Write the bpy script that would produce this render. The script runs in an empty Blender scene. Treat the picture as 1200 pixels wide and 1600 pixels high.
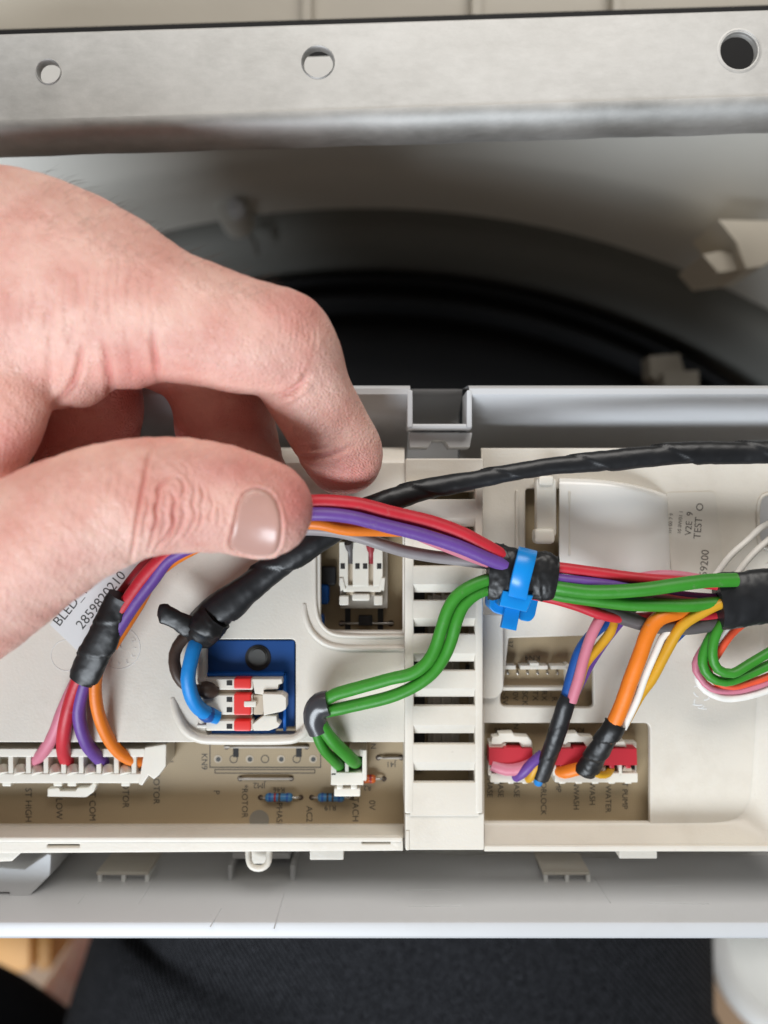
import bpy, bmesh, math, random
import numpy as np
from mathutils import Vector, Matrix, noise as mnoise
from mathutils.bvhtree import BVHTree

random.seed(7); np.random.seed(7)
S = bpy.context.scene
COL = S.collection
D = 165.0        # mm from the lens to the face of the module cover (z = 0)
F = 1155.0       # focal length expressed in photo pixels (1200 x 1600 frame)
MM = 0.001

# ------------------------------------------------------------------ camera
cam_d = bpy.data.cameras.new('camera'); cam = bpy.data.objects.new('camera', cam_d); COL.objects.link(cam)
cam.location = (0, 0, D*MM); cam.rotation_euler = (0, 0, 0)
cam_d.sensor_fit = 'AUTO'; cam_d.sensor_width = 36.0; cam_d.lens = 36.0*F/1600.0
cam_d.clip_start = 0.005; cam_d.clip_end = 20.0
cam_d.dof.use_dof = True; cam_d.dof.focus_distance = (D-8)*MM; cam_d.dof.aperture_fstop = 6.8
S.camera = cam
# ------------------------------------------------------------------ world and lamps (indoor, window light)
W = bpy.data.worlds.new('World'); S.world = W; W.use_nodes = True
bg = W.node_tree.nodes['Background']; bg.inputs[0].default_value = (0.84, 0.78, 0.70, 1); bg.inputs[1].default_value = 0.14

def area(name, loc, target, size, power, col):
    l = bpy.data.lights.new(name, 'AREA'); l.shape = 'RECTANGLE'; l.size, l.size_y = size; l.energy = power; l.color = col
    o = bpy.data.objects.new(name, l); COL.objects.link(o); o.location = loc
    o.rotation_euler = (Vector(target)-Vector(loc)).to_track_quat('-Z', 'Y').to_euler(); return o
area('window_light', (-0.38, -0.92, 0.80), (0, -0.02, 0), (0.8, 0.45), 26.0, (0.86, 0.93, 1.0))
area('room_light', (0.12, 0.9, 0.70), (0, -0.02, 0), (1.0, 0.55), 14.0, (1.0, 0.965, 0.92))
S.view_settings.view_transform = 'Standard'; S.view_settings.look = 'None'
S.view_settings.exposure = -0.22; S.view_settings.gamma = 1.0; S.view_settings.use_curve_mapping = False

# ------------------------------------------------------------------ helpers (everything in mm, scaled when linked)
def P(x, y, z): return Vector(((x-600)*(D-z)/F, (800-y)*(D-z)/F, z))
def pxmm(z): return (D-z)/F                 # mm per photo pixel at height z
def empty(name, loc, label, cat, group=None):
    o = bpy.data.objects.new(name, None); COL.objects.link(o); o.location = Vector(loc)*MM
    o.empty_display_size = 0.005
    tag(o, label, cat, group); return o
def tag(o, label=None, cat=None, group=None, kind=None):
    if label: o['label'] = label
    if cat: o['category'] = cat
    if group: o['group'] = group
    if kind: o['kind'] = kind
    return o
def link(name, me, mat, parent=None, smooth=40, label=None, cat=None, group=None, kind=None, tris=None):
    me.transform(Matrix.Scale(MM, 4))
    if mat is not None: me.materials.append(mat)
    if smooth:
        me.polygons.foreach_set('use_smooth', [True]*len(me.polygons))
        if smooth < 180: me.set_sharp_from_angle(angle=math.radians(smooth))
    me.name = name
    o = bpy.data.objects.new(name, me); COL.objects.link(o)
    if smooth == 40: w = o.modifiers.new('weighted_normal', 'WEIGHTED_NORMAL'); w.keep_sharp = True; w.weight = 90
    if parent is not None:
        o.parent = parent
        if parent.type == 'EMPTY': o.matrix_parent_inverse = Matrix.Translation(-parent.location)
    elif len(me.vertices):
        n = len(me.vertices); a = np.empty(n*3); me.vertices.foreach_get('co', a); a = a.reshape(-1, 3)
        c = Vector((float(a[:,0].mean()), float(a[:,1].mean()), float(a[:,2].min())))
        me.transform(Matrix.Translation(-c)); o.location = c
    return tag(o, label, cat, group, kind)
def bm_mesh(bm):
    bmesh.ops.recalc_face_normals(bm, faces=bm.faces)
    me = bpy.data.meshes.new('m'); bm.to_mesh(me); bm.free(); return me
def rounded(pts, r, n=5):
    out = []; N = len(pts)
    rr = r if isinstance(r, (list, tuple)) else [r]*N
    for i in range(N):
        p0, p, p1 = Vector(pts[i-1]), Vector(pts[i]), Vector(pts[(i+1) % N])
        R = rr[i]
        if R <= 0: out.append(tuple(p)); continue
        a = (p0-p); b = (p1-p); t = min(R, a.length*.49, b.length*.49)
        A = p+a.normalized()*t; B = p+b.normalized()*t
        for k in range(n+1):
            u = k/n; out.append(tuple((1-u)**2*A + 2*u*(1-u)*p + u*u*B))
    return out
def rect(x0, y0, x1, y1): return [(x0, y0), (x1, y0), (x1, y1), (x0, y1)]
def plate(name, outer, holes, z, thick, bevel, mat, parent=None, **kw):
    """flat plate with openings: outlines in photo pixels at height z (its top face), rounded edges"""
    cu = bpy.data.curves.new('c', 'CURVE'); cu.dimensions = '2D'; cu.fill_mode = 'BOTH'
    cu.extrude = max(thick/2-bevel, 0.001); cu.bevel_depth = bevel; cu.bevel_resolution = 2; cu.offset = -bevel
    for loop in [outer]+holes:
        sp = cu.splines.new('POLY'); sp.points.add(len(loop)-1); sp.use_cyclic_u = True
        for q, (x, y) in zip(sp.points, loop):
            v = P(x, y, z); q.co = (v.x, v.y, 0, 1)
    o = bpy.data.objects.new('c', cu); COL.objects.link(o)
    dg = bpy.context.evaluated_depsgraph_get(); me = bpy.data.meshes.new_from_object(o.evaluated_get(dg))
    bpy.data.objects.remove(o); bpy.data.curves.remove(cu)
    me.materials.clear()
    bm = bmesh.new(); bm.from_mesh(me); bmesh.ops.remove_doubles(bm, verts=bm.verts, dist=0.0005)
    for v in bm.verts: v.co.z += z-thick/2
    bpy.data.meshes.remove(me)
    return link(name, bm_mesh(bm), mat, parent, **kw)
def add_box(bm, a, b, bevel=0.0, rot=None):
    a, b = Vector(a), Vector(b); c = (a+b)/2; s = Vector((abs(b.x-a.x), abs(b.y-a.y), abs(b.z-a.z)))
    M = Matrix.Translation(c)
    if rot is not None: M = M @ rot
    t = bmesh.new(); bmesh.ops.create_cube(t, size=1.0, matrix=M @ Matrix.Diagonal((s.x, s.y, s.z, 1)))
    if bevel > 0: bmesh.ops.bevel(t, geom=t.edges[:], offset=min(bevel, min(s)*.45), segments=2, affect='EDGES', profile=.5)
    me = bpy.data.meshes.new('t'); t.to_mesh(me); t.free(); bm.from_mesh(me); bpy.data.meshes.remove(me)
def pbox(bm, x0, y0, x1, y1, zt, zb, bevel=0.25):
    """box whose top face covers the pixel rectangle at height zt, running straight down to zb"""
    A, B = P(x0, y1, zt), P(x1, y0, zt); add_box(bm, (A.x, A.y, zb), (B.x, B.y, zt), bevel)
def boxes(name, lst, mat, parent=None, bevel=0.25, **kw):
    bm = bmesh.new()
    for q in lst: pbox(bm, *q, bevel=bevel)
    return link(name, bm_mesh(bm), mat, parent, **kw)
def prism(name, pts, zt, zb, mat, parent=None, bevel=0.2, **kw):
    bm = bmesh.new(); V = [P(x, y, zt) for x, y in pts]
    up = [bm.verts.new(v) for v in V]; dn = [bm.verts.new((v.x, v.y, zb)) for v in V]; n = len(V)
    bm.faces.new(up); bm.faces.new(dn[::-1])
    for i in range(n): bm.faces.new((up[i], dn[i], dn[(i+1) % n], up[(i+1) % n]))
    bmesh.ops.recalc_face_normals(bm, faces=bm.faces)
    if bevel > 0:
        ed = [e for e in bm.edges if all(v in up for v in e.verts)]
        bmesh.ops.bevel(bm, geom=ed, offset=bevel, segments=2, affect='EDGES', profile=.5, clamp_overlap=True)
    return link(name, bm_mesh(bm), mat, parent, **kw)
def catmull(pts, step):
    Q = np.array(pts, float)
    if len(Q) == 2: Q = np.vstack([Q[0], (Q[0]+Q[1])/2, Q[1]])
    E = np.vstack([2*Q[0]-Q[1], Q, 2*Q[-1]-Q[-2]]); out = []
    for i in range(1, len(E)-2):
        L = np.linalg.norm((E[i+1]-E[i])[:3]); n = max(2, int(L/step))
        p0, p1, p2, p3 = E[i-1], E[i], E[i+1], E[i+2]
        for k in range(n):
            t = k/n
            out.append(.5*((2*p1)+(-p0+p2)*t+(2*p0-5*p1+4*p2-p3)*t*t+(-p0+3*p1-3*p2+p3)*t**3))
    out.append(E[-2]); return np.array(out)
def add_tube(bm, pts, r, seg=14, flat=1.0, step=1.2, wrinkle=0.0, spiral=0.0, pitch=9.0, cap=True, seed=0, rough_end=0):
    """pts: (px, py, z[, radius_px]); radius in photo pixels at that height"""
    rows = []
    for q in pts:
        v = P(q[0], q[1], q[2]); rp = q[3] if len(q) > 3 else r
        rows.append((v.x, v.y, v.z, rp*pxmm(q[2])))
    C = catmull(rows, step); rng = np.random.RandomState(seed); n = len(C)
    T = np.gradient(C[:, :3], axis=0); T /= np.linalg.norm(T, axis=1)[:, None]+1e-9
    up = np.array([0, 0, 1.0]); rings = []; s = 0
    ph = rng.rand(6)*6.28
    for i in range(n):
        t = T[i]; 
        if abs(np.dot(up, t)) > .9: up = np.array([0, 1.0, 0])
        b = np.cross(t, up); b /= np.linalg.norm(b); u = np.cross(b, t); up = u if abs(t[2]) > .55 else np.array([0, 0, 1.0])
        if i: s += np.linalg.norm(C[i, :3]-C[i-1, :3])
        ring = []
        for k in range(seg):
            a = 6.28318*k/seg; rr = C[i, 3]
            if wrinkle:
                q = Vector(tuple(C[i, :3]+(b*math.cos(a)+u*math.sin(a)*flat)*rr)); q2 = q+Vector((seed*3.1, seed*1.7, 0))
                rr *= 1+wrinkle*(1.6*mnoise.noise(q2*.28)+1.5*(.35-abs(mnoise.noise(q2*.42+Vector((9, 2, 4)))))+.7*mnoise.noise(q2*1.1)+.5*math.cos(3*a+ph[0]+s*.05))
            if spiral: rr *= 1+spiral*(((s/pitch+a/6.28318) % 1.0)-.5)
            o = b*math.cos(a)*rr+u*math.sin(a)*rr*flat
            ring.append(bm.verts.new(tuple(C[i, :3]+o)))
        rings.append(ring)
    for i in range(n-1):
        for k in range(seg):
            bm.faces.new((rings[i][k], rings[i][(k+1) % seg], rings[i+1][(k+1) % seg], rings[i+1][k]))
    if cap:
        bm.faces.new(rings[0][::-1]); bm.faces.new(rings[-1])
def tube(name, pts, r, mat, parent=None, smooth=60, label=None, cat=None, group=None, kind=None, **kw):
    bm = bmesh.new(); add_tube(bm, pts, r, **kw)
    return link(name, bm_mesh(bm), mat, parent, smooth=smooth, label=label, cat=cat, group=group, kind=kind)
def grid(name, rows, mat, parent=None, thick=0.0, **kw):
    """rows of (px, py, z): a lofted sheet; thick gives it a back"""
    bm = bmesh.new(); V = [[bm.verts.new(P(*q)) for q in r] for r in rows]
    for i in range(len(V)-1):
        for j in range(len(V[0])-1): bm.faces.new((V[i][j], V[i][j+1], V[i+1][j+1], V[i+1][j]))
    bmesh.ops.recalc_face_normals(bm, faces=bm.faces)
    if sum(f.normal.z for f in bm.faces) < 0: bmesh.ops.reverse_faces(bm, faces=bm.faces[:])
    if thick:
        fs = bm.faces[:]; bmesh.ops.solidify(bm, geom=fs, thickness=thick)
    return link(name, bm_mesh(bm) if thick else (lambda me: (bm.to_mesh(me), bm.free(), me)[2])(bpy.data.meshes.new('m')), mat, parent, **kw)
def text(s, x, y, rot, size, z, mat, parent, name='printed_text', thick=0.0):
    cu = bpy.data.curves.new('t', 'FONT'); cu.body = s; cu.align_x = 'CENTER'; cu.align_y = 'CENTER'; cu.size = size*pxmm(z); cu.offset = 0.0; cu.extrude = thick
    cu.resolution_u = 3
    o = bpy.data.objects.new('t', cu); COL.objects.link(o)
    dg = bpy.context.evaluated_depsgraph_get(); me = bpy.data.meshes.new_from_object(o.evaluated_get(dg))
    bpy.data.objects.remove(o); bpy.data.curves.remove(cu); me.materials.clear()
    me.transform(Matrix.Translation(P(x, y, z)) @ Matrix.Rotation(math.radians(rot), 4, 'Z'))
    return link(name, me, mat, parent, smooth=0)
def add_cyl(bm, x, y, zt, zb, rpx, seg=20, bevel=0.0, r2=None):
    v = P(x, y, zt); r = rpx*pxmm(zt)
    t = bmesh.new(); bmesh.ops.create_cone(t, cap_ends=True, segments=seg, radius1=r if r2 is None else r2*pxmm(zt), radius2=r, depth=zt-zb, matrix=Matrix.Translation((v.x, v.y, (zt+zb)/2)))
    if bevel: bmesh.ops.bevel(t, geom=[e for e in t.edges if e.verts[0].co.z > zt-.001 and e.verts[1].co.z > zt-.001], offset=bevel, segments=2, affect='EDGES')
    me = bpy.data.meshes.new('t'); t.to_mesh(me); t.free(); bm.from_mesh(me); bpy.data.meshes.remove(me)
def cyl(name, x, y, zt, zb, r, mat, parent=None, seg=20, bevel=0.0, **kw):
    bm = bmesh.new(); add_cyl(bm, x, y, zt, zb, r, seg, bevel); return link(name, bm_mesh(bm), mat, parent, **kw)

# ------------------------------------------------------------------ materials
def lin(r, g, b):
    f = lambda c: c/12.92 if c <= .04045 else ((c+.055)/1.055)**2.4
    return (f(r/255), f(g/255), f(b/255), 1)
def mat(name, col, rough=.45, metal=0.0, var=.06, vscale=60, bump=.0, bscale=900, spec=.5, sss=0.0, coat=0.0, trans=0.0, rvar=.0):
    m = bpy.data.materials.new(name); m.use_nodes = True; nt = m.node_tree; b = nt.nodes['Principled BSDF']
    b.inputs['Roughness'].default_value = rough; b.inputs['Metallic'].default_value = metal
    b.inputs['Specular IOR Level'].default_value = spec; b.inputs['Coat Weight'].default_value = coat
    b.inputs['Transmission Weight'].default_value = trans
    if sss: b.inputs['Subsurface Weight'].default_value = sss; b.inputs['Subsurface Radius'].default_value = (1, .8, .6); b.inputs['Subsurface Scale'].default_value = .001
    tc = nt.nodes.new('ShaderNodeTexCoord'); n = nt.nodes.new('ShaderNodeTexNoise'); n.inputs['Scale'].default_value = vscale; n.inputs['Detail'].default_value = 5
    nt.links.new(tc.outputs['Object'], n.inputs['Vector'])
    mx = nt.nodes.new('ShaderNodeMix'); mx.data_type = 'RGBA'
    mx.inputs[6].default_value = tuple(c*(1-var*1.6) for c in col[:3])+(1,); mx.inputs[7].default_value = tuple(min(1, c*(1+var*1.6)) for c in col[:3])+(1,)
    nt.links.new(n.outputs['Fac'], mx.inputs[0]); nt.links.new(mx.outputs[2], b.inputs['Base Color'])
    if rvar:
        mr = nt.nodes.new('ShaderNodeMapRange'); mr.inputs[3].default_value = rough-rvar; mr.inputs[4].default_value = rough+rvar
        nt.links.new(n.outputs['Fac'], mr.inputs[0]); nt.links.new(mr.outputs[0], b.inputs['Roughness'])
    if bump:
        n2 = nt.nodes.new('ShaderNodeTexNoise'); n2.inputs['Scale'].default_value = bscale; n2.inputs['Detail'].default_value = 4
        nt.links.new(tc.outputs['Object'], n2.inputs['Vector'])
        bp = nt.nodes.new('ShaderNodeBump'); bp.inputs['Strength'].default_value = bump; bp.inputs['Distance'].default_value = .0003
        nt.links.new(n2.outputs['Fac'], bp.inputs['Height']); nt.links.new(bp.outputs[0], b.inputs['Normal'])
    return m
M = {}
M['cover'] = mat('cover_plastic', (.68, .635, .56), .40, var=.05, vscale=35, bump=.14, bscale=1600, sss=.12, rvar=.05)
M['panel'] = mat('panel_plastic', (.55, .555, .565), .42, var=.03, vscale=20, bump=.05, bscale=900)
M['plug'] = mat('plug_nylon', (.72, .68, .60), .38, var=.03, vscale=80, sss=.15)
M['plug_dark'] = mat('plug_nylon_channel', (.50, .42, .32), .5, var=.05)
M['red_plug'] = mat('red_nylon', (.45, .022, .035), .4, var=.06)
M['bright_red'] = mat('bright_red_nylon', (.72, .03, .025), .38, var=.06)
M['relay'] = mat('relay_blue', (.004, .055, .22), .38, var=.08, vscale=40)
M['relay2'] = mat('relay_frame_blue', (.004, .10, .42), .35, var=.06)
M['black_hole'] = mat('dark_recess', (.012, .010, .009), .7)
M['screw_d'] = mat('screw_steel_dark', (.07, .07, .066), .55, metal=.3)
M['steel'] = mat('tinned_steel', (.55, .53, .50), .3, metal=1.0)
M['tape'] = mat('black_tape', (.010, .010, .0105), .40, var=.3, vscale=120, bump=.28, bscale=350, rvar=.12, spec=.4)
M['sleeve'] = mat('black_sleeve', (.012, .0125, .014), .38, var=.3, vscale=150, bump=.22, bscale=350, rvar=.1, spec=.4)
M['shrink'] = mat('grey_shrink', (.05, .05, .055), .25, var=.2)
def wire(n, c, rough=.46): M[n] = mat('insulation_'+n, c, rough, var=.09, vscale=220, bump=.16, bscale=900, rvar=.07, spec=.4)
wire('red', (.50, .020, .034)); wire('dred', (.24, .012, .02)); wire('purple', (.125, .052, .27)); wire('orange', (.76, .19, .014)); wire('pink', (.56, .18, .245))
wire('grey', (.26, .235, .24)); wire('green', (.036, .235, .020)); wire('blue', (.006, .215, .60)); wire('brown', (.055, .035, .026)); wire('yellow', (.58, .30, .016))
wire('white', (.78, .75, .70)); wire('dblue', (.01, .07, .28)); wire('dgrey', (.09, .08, .08)); wire('mint', (.10, .42, .12)); wire('redorange', (.75, .09, .035))
M['tie'] = mat('blue_nylon_tie', (.004, .235, .66), .32, var=.05, sss=.1)
M['label'] = mat('paper_label', (.68, .685, .68), .55, var=.02)
M['label2'] = mat('cover_label', (.66, .62, .55), .35, var=.02)
M['ink'] = mat('print_ink', (.035, .033, .03), .6)
M['ink_soft'] = mat('faded_print_ink', (.09, .08, .07), .6)
M['wood'] = mat('orange_wood', (.62, .30, .06), .5, var=.12, vscale=15)
M['tubw'] = mat('white_tub_plastic', (.86, .86, .84), .35, var=.02)
M['rubber'] = mat('black_rubber', (.017, .017, .018), .65, var=.2, vscale=20, spec=.2)
M['tub'] = mat('dark_grey_tub', (.18, .177, .16), .8, var=.08, vscale=8)
M['sheet'] = mat('grey_painted_sheet', (.52, .505, .46), .5, var=.05, vscale=10)
M['wall'] = mat('beige_cabinet', (.46, .42, .35), .5, var=.05, vscale=30, bump=.2, bscale=600)
M['clip'] = mat('beige_clip', (.62, .56, .46), .5)
M['floor'] = mat('brown_floor', (.30, .19, .11), .6, var=.15, vscale=6)
M['film'] = mat('clear_film', (.75, .75, .73), .3, trans=.55)
M['heat'] = mat('heat_sink_grey', (.42, .38, .33), .5, var=.1, vscale=200)
M['dark_part'] = mat('dark_component', (.02, .02, .022), .5)

def dirty(m, scale, lo_, hi_, amt, col):
    nt = m.node_tree; b = nt.nodes['Principled BSDF']; src = b.inputs['Base Color'].links[0].from_socket
    tc = nt.nodes.new('ShaderNodeTexCoord'); n = nt.nodes.new('ShaderNodeTexNoise'); n.inputs['Scale'].default_value = scale; n.inputs['Detail'].default_value = 6; n.inputs['Roughness'].default_value = .7
    nt.links.new(tc.outputs['Object'], n.inputs['Vector'])
    r = nt.nodes.new('ShaderNodeMapRange'); r.inputs[1].default_value = lo_; r.inputs[2].default_value = hi_; r.inputs[3].default_value = 0; r.inputs[4].default_value = amt
    nt.links.new(n.outputs['Fac'], r.inputs[0]); mx = nt.nodes.new('ShaderNodeMix'); mx.data_type = 'RGBA'; mx.inputs[7].default_value = col+(1,)
    nt.links.new(r.outputs[0], mx.inputs[0]); nt.links.new(src, mx.inputs[6]); nt.links.new(mx.outputs[2], b.inputs['Base Color'])
dirty(M['cover'], 700, .66, .74, .35, (.30, .25, .19)); dirty(M['cover'], 55, .52, .80, .35, (.46, .40, .32))
dirty(M['panel'], 600, .66, .76, .3, (.28, .27, .25)); dirty(M['panel'], 40, .52, .8, .25, (.40, .39, .37))
for k_ in ('red', 'green', 'purple', 'orange', 'blue', 'yellow', 'pink', 'white', 'grey'): dirty(M[k_], 500, .62, .74, .35, (.25, .22, .19))
def pcb_mat():
    m = mat('circuit_board', (.385, .295, .18), .48, var=.06, vscale=40); nt = m.node_tree; b = nt.nodes['Principled BSDF']
    tc = nt.nodes.new('ShaderNodeTexCoord'); src = b.inputs['Base Color'].links[0].from_socket
    last = src
    for ax in ('X', 'Y'):
        w = nt.nodes.new('ShaderNodeTexWave'); w.bands_direction = ax; w.wave_type = 'BANDS'; w.inputs['Scale'].default_value = 650; w.inputs['Distortion'].default_value = .6; w.inputs['Detail Scale'].default_value = 3
        nt.links.new(tc.outputs['Object'], w.inputs['Vector'])
        r = nt.nodes.new('ShaderNodeMapRange'); r.inputs[1].default_value = .0; r.inputs[2].default_value = .35; r.inputs[3].default_value = .34; r.inputs[4].default_value = 0
        nt.links.new(w.outputs['Fac'], r.inputs[0])
        mx = nt.nodes.new('ShaderNodeMix'); mx.data_type = 'RGBA'; mx.inputs[7].default_value = (.27, .20, .11, 1)
        nt.links.new(r.outputs[0], mx.inputs[0]); nt.links.new(last, mx.inputs[6]); last = mx.outputs[2]
    nt.links.new(last, b.inputs['Base Color']); return m
M['pcb'] = pcb_mat()
def galv_mat():
    m = bpy.data.materials.new('galvanised_steel'); m.use_nodes = True; nt = m.node_tree; b = nt.nodes['Principled BSDF']; b.inputs['Metallic'].default_value = 1
    tc = nt.nodes.new('ShaderNodeTexCoord'); mp = nt.nodes.new('ShaderNodeMapping'); mp.inputs['Scale'].default_value = (110, 180, 180)
    nt.links.new(tc.outputs['Object'], mp.inputs[0])
    n = nt.nodes.new('ShaderNodeTexNoise'); n.inputs['Scale'].default_value = 2.0; n.inputs['Detail'].default_value = 8; n.inputs['Roughness'].default_value = .65; nt.links.new(mp.outputs[0], n.inputs['Vector'])
    n2 = nt.nodes.new('ShaderNodeTexNoise'); n2.inputs['Scale'].default_value = 45; n2.inputs['Detail'].default_value = 6; nt.links.new(tc.outputs['Object'], n2.inputs['Vector'])
    v = nt.nodes.new('ShaderNodeTexVoronoi'); v.inputs['Scale'].default_value = 160; nt.links.new(tc.outputs['Object'], v.inputs['Vector'])
    cr = nt.nodes.new('ShaderNodeValToRGB'); cr.color_ramp.elements[0].position = .3; cr.color_ramp.elements[0].color = (.40, .395, .38, 1); cr.color_ramp.elements[1].position = .75; cr.color_ramp.elements[1].color = (.68, .67, .65, 1)
    mx = nt.nodes.new('ShaderNodeMix'); mx.data_type = 'FLOAT'; mx.inputs[0].default_value = .62; nt.links.new(n.outputs['Fac'], mx.inputs[2]); nt.links.new(n2.outputs['Fac'], mx.inputs[3])
    nt.links.new(mx.outputs[0], cr.inputs[0]); nt.links.new(cr.outputs[0], b.inputs['Base Color'])
    mr = nt.nodes.new('ShaderNodeMapRange'); mr.inputs[3].default_value = .50; mr.inputs[4].default_value = .82; nt.links.new(mx.outputs[0], mr.inputs[0]); nt.links.new(mr.outputs[0], b.inputs['Roughness'])
    bp = nt.nodes.new('ShaderNodeBump'); bp.inputs['Strength'].default_value = .12; bp.inputs['Distance'].default_value = .0004
    nt.links.new(n.outputs['Fac'], bp.inputs['Height']); nt.links.new(bp.outputs[0], b.inputs['Normal']); return m
M['galv'] = galv_mat()
def denim_mat():
    m = mat('dark_denim', (.012, .013, .018), .9, var=.4, vscale=60, spec=.15); nt = m.node_tree; b = nt.nodes['Principled BSDF']
    tc = nt.nodes.new('ShaderNodeTexCoord'); mp = nt.nodes.new('ShaderNodeMapping'); mp.inputs['Rotation'].default_value = (0, 0, math.radians(-38)); nt.links.new(tc.outputs['Object'], mp.inputs[0])
    w = nt.nodes.new('ShaderNodeTexWave'); w.inputs['Scale'].default_value = 190; w.inputs['Distortion'].default_value = 2.2; w.inputs['Detail'].default_value = 3; w.inputs['Detail Scale'].default_value = 6; nt.links.new(mp.outputs[0], w.inputs['Vector'])
    n = nt.nodes.new('ShaderNodeTexNoise'); n.inputs['Scale'].default_value = 1400; n.inputs['Detail'].default_value = 4; nt.links.new(tc.outputs['Object'], n.inputs['Vector'])
    mu = nt.nodes.new('ShaderNodeMath'); mu.operation = 'MULTIPLY'; nt.links.new(w.outputs['Fac'], mu.inputs[0]); nt.links.new(n.outputs['Fac'], mu.inputs[1])
    cr = nt.nodes.new('ShaderNodeValToRGB'); e = cr.color_ramp.elements; e[0].position = .22; e[0].color = (.002, .0022, .0028, 1); e[1].position = .70; e[1].color = (.085, .087, .098, 1)
    nt.links.new(mu.outputs[0], cr.inputs[0]); nt.links.new(cr.outputs[0], b.inputs['Base Color'])
    bp = nt.nodes.new('ShaderNodeBump'); bp.inputs['Strength'].default_value = .8; bp.inputs['Distance'].default_value = .0006; nt.links.new(mu.outputs[0], bp.inputs['Height']); nt.links.new(bp.outputs[0], b.inputs['Normal']); return m
M['denim'] = denim_mat()
def skin_mat():
    m = bpy.data.materials.new('skin'); m.use_nodes = True; nt = m.node_tree; b = nt.nodes['Principled BSDF']
    tc = nt.nodes.new('ShaderNodeTexCoord'); N = nt.nodes.new; L = nt.links.new
    n = N('ShaderNodeTexNoise'); n.inputs['Scale'].default_value = 95; n.inputs['Detail'].default_value = 8; n.inputs['Roughness'].default_value = .6; L(tc.outputs['Object'], n.inputs['Vector'])
    cr = N('ShaderNodeValToRGB'); e = cr.color_ramp.elements; e[0].position = .36; e[0].color = (.67, .34, .28, 1); e[1].position = .64; e[1].color = (.79, .50, .42, 1)
    L(n.outputs['Fac'], cr.inputs[0])
    red = N('ShaderNodeAttribute'); red.attribute_name = 'redness'
    mx = N('ShaderNodeMix'); mx.data_type = 'RGBA'; mx.inputs[7].default_value = (.60, .19, .17, 1); L(red.outputs['Fac'], mx.inputs[0]); L(cr.outputs[0], mx.inputs[6])
    L(mx.outputs[2], b.inputs['Base Color'])
    b.inputs['Subsurface Weight'].default_value = .35; b.inputs['Subsurface Radius'].default_value = (1.0, .35, .2); b.inputs['Subsurface Scale'].default_value = .0014
    b.inputs['Roughness'].default_value = .46; b.inputs['Specular IOR Level'].default_value = .42
    v = N('ShaderNodeTexVoronoi'); v.inputs['Scale'].default_value = 1150; v.feature = 'DISTANCE_TO_EDGE'; L(tc.outputs['Object'], v.inputs['Vector'])
    mp = N('ShaderNodeMapping'); mp.inputs['Scale'].default_value = (1.0, .8, .9); L(tc.outputs['Object'], mp.inputs[0])
    n3 = N('ShaderNodeTexNoise'); n3.inputs['Scale'].default_value = 480; n3.inputs['Detail'].default_value = 6; n3.inputs['Roughness'].default_value = .62; L(mp.outputs[0], n3.inputs['Vector'])
    # papillary ridges on the pad side
    rid = N('ShaderNodeAttribute'); rid.attribute_name = 'ridges'; rm = N('ShaderNodeAttribute'); rm.attribute_name = 'ridge_mask'
    sn = N('ShaderNodeMath'); sn.operation = 'SINE'; L(rid.outputs['Fac'], sn.inputs[0])
    ml = N('ShaderNodeMath'); ml.operation = 'MULTIPLY'; L(sn.outputs[0], ml.inputs[0]); L(rm.outputs['Fac'], ml.inputs[1])
    b1 = N('ShaderNodeBump'); b1.inputs['Strength'].default_value = .9; b1.inputs['Distance'].default_value = .00035; L(v.outputs['Distance'], b1.inputs['Height'])
    b2 = N('ShaderNodeBump'); b2.inputs['Strength'].default_value = .5; b2.inputs['Distance'].default_value = .0005; L(n3.outputs['Fac'], b2.inputs['Height']); L(b1.outputs[0], b2.inputs['Normal'])
    b3 = N('ShaderNodeBump'); b3.inputs['Strength'].default_value = .5; b3.inputs['Distance'].default_value = .00010; L(ml.outputs[0], b3.inputs['Height']); L(b2.outputs[0], b3.inputs['Normal'])
    L(b3.outputs[0], b.inputs['Normal']); return m
M['skin'] = skin_mat()
M['nail'] = mat('fingernail', (.54, .315, .265), .25, var=.08, vscale=120, sss=.3, bump=.08, bscale=500)
M['hair'] = mat('dark_hair', (.06, .035, .022), .5)

# ================================================================== SETTING: inside of the machine behind the panel
wall = grid('cabinet_wall', [[(x, y, -75) for x in (-700, 0, 600, 1200, 1900)] for y in (-500, -200, 60, 140)], M['wall'], thick=1.0, kind='structure')
for x, w in ((481, 9), (747, 10), (966, 8)):
    boxes('rib', [(x-w, -400, x+w*.6, 130, -70, -75.5)], M['wall'], wall)
for c in wall.children: c.matrix_parent_inverse = wall.matrix_world.inverted() if False else Matrix.Translation(-wall.location)
def arcy(x, y0, R, x0=570): 
    d = min(abs(x-x0), R*.96); return y0+R-math.sqrt(R*R-d*d)
XS = list(range(-500, 1401, 50))
# sloping grey sheet that ends in a curved edge, darkening only by turning away from the light
rows = []
for k in range(13):
    t = k/12; rows.append([(x, 60+(arcy(x, 322, 1334)-60)*t, -62-45*t-20*max(0, t-.8)/.2) for x in XS])
sheet = grid('front_sheet', rows, M['sheet'], thick=-.8, kind='structure')
rows = []
for dy, z in ((-40, -170), (0, -160), (20, -157), (45, -160), (70, -168), (95, -182), (118, -205)):
    rows.append([(x, arcy(x, 322+dy, 1290-dy*1.0), z) for x in XS])
grid('washing_drum_tub', rows, M['tub'], smooth=180, label='dark grey curved tub wall inside the machine', cat='tub')
rows = []
for dy, z in ((96, -200), (104, -184), (112, -178), (119, -184), (125, -196), (133, -184), (143, -180), (153, -184), (165, -190), (173, -198), (180, -188), (192, -184), (215, -183), (250, -183), (300, -184), (420, -186)):
    rows.append([(x, arcy(x, 322+dy, 1100-dy*.6), z) for x in XS])
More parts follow.
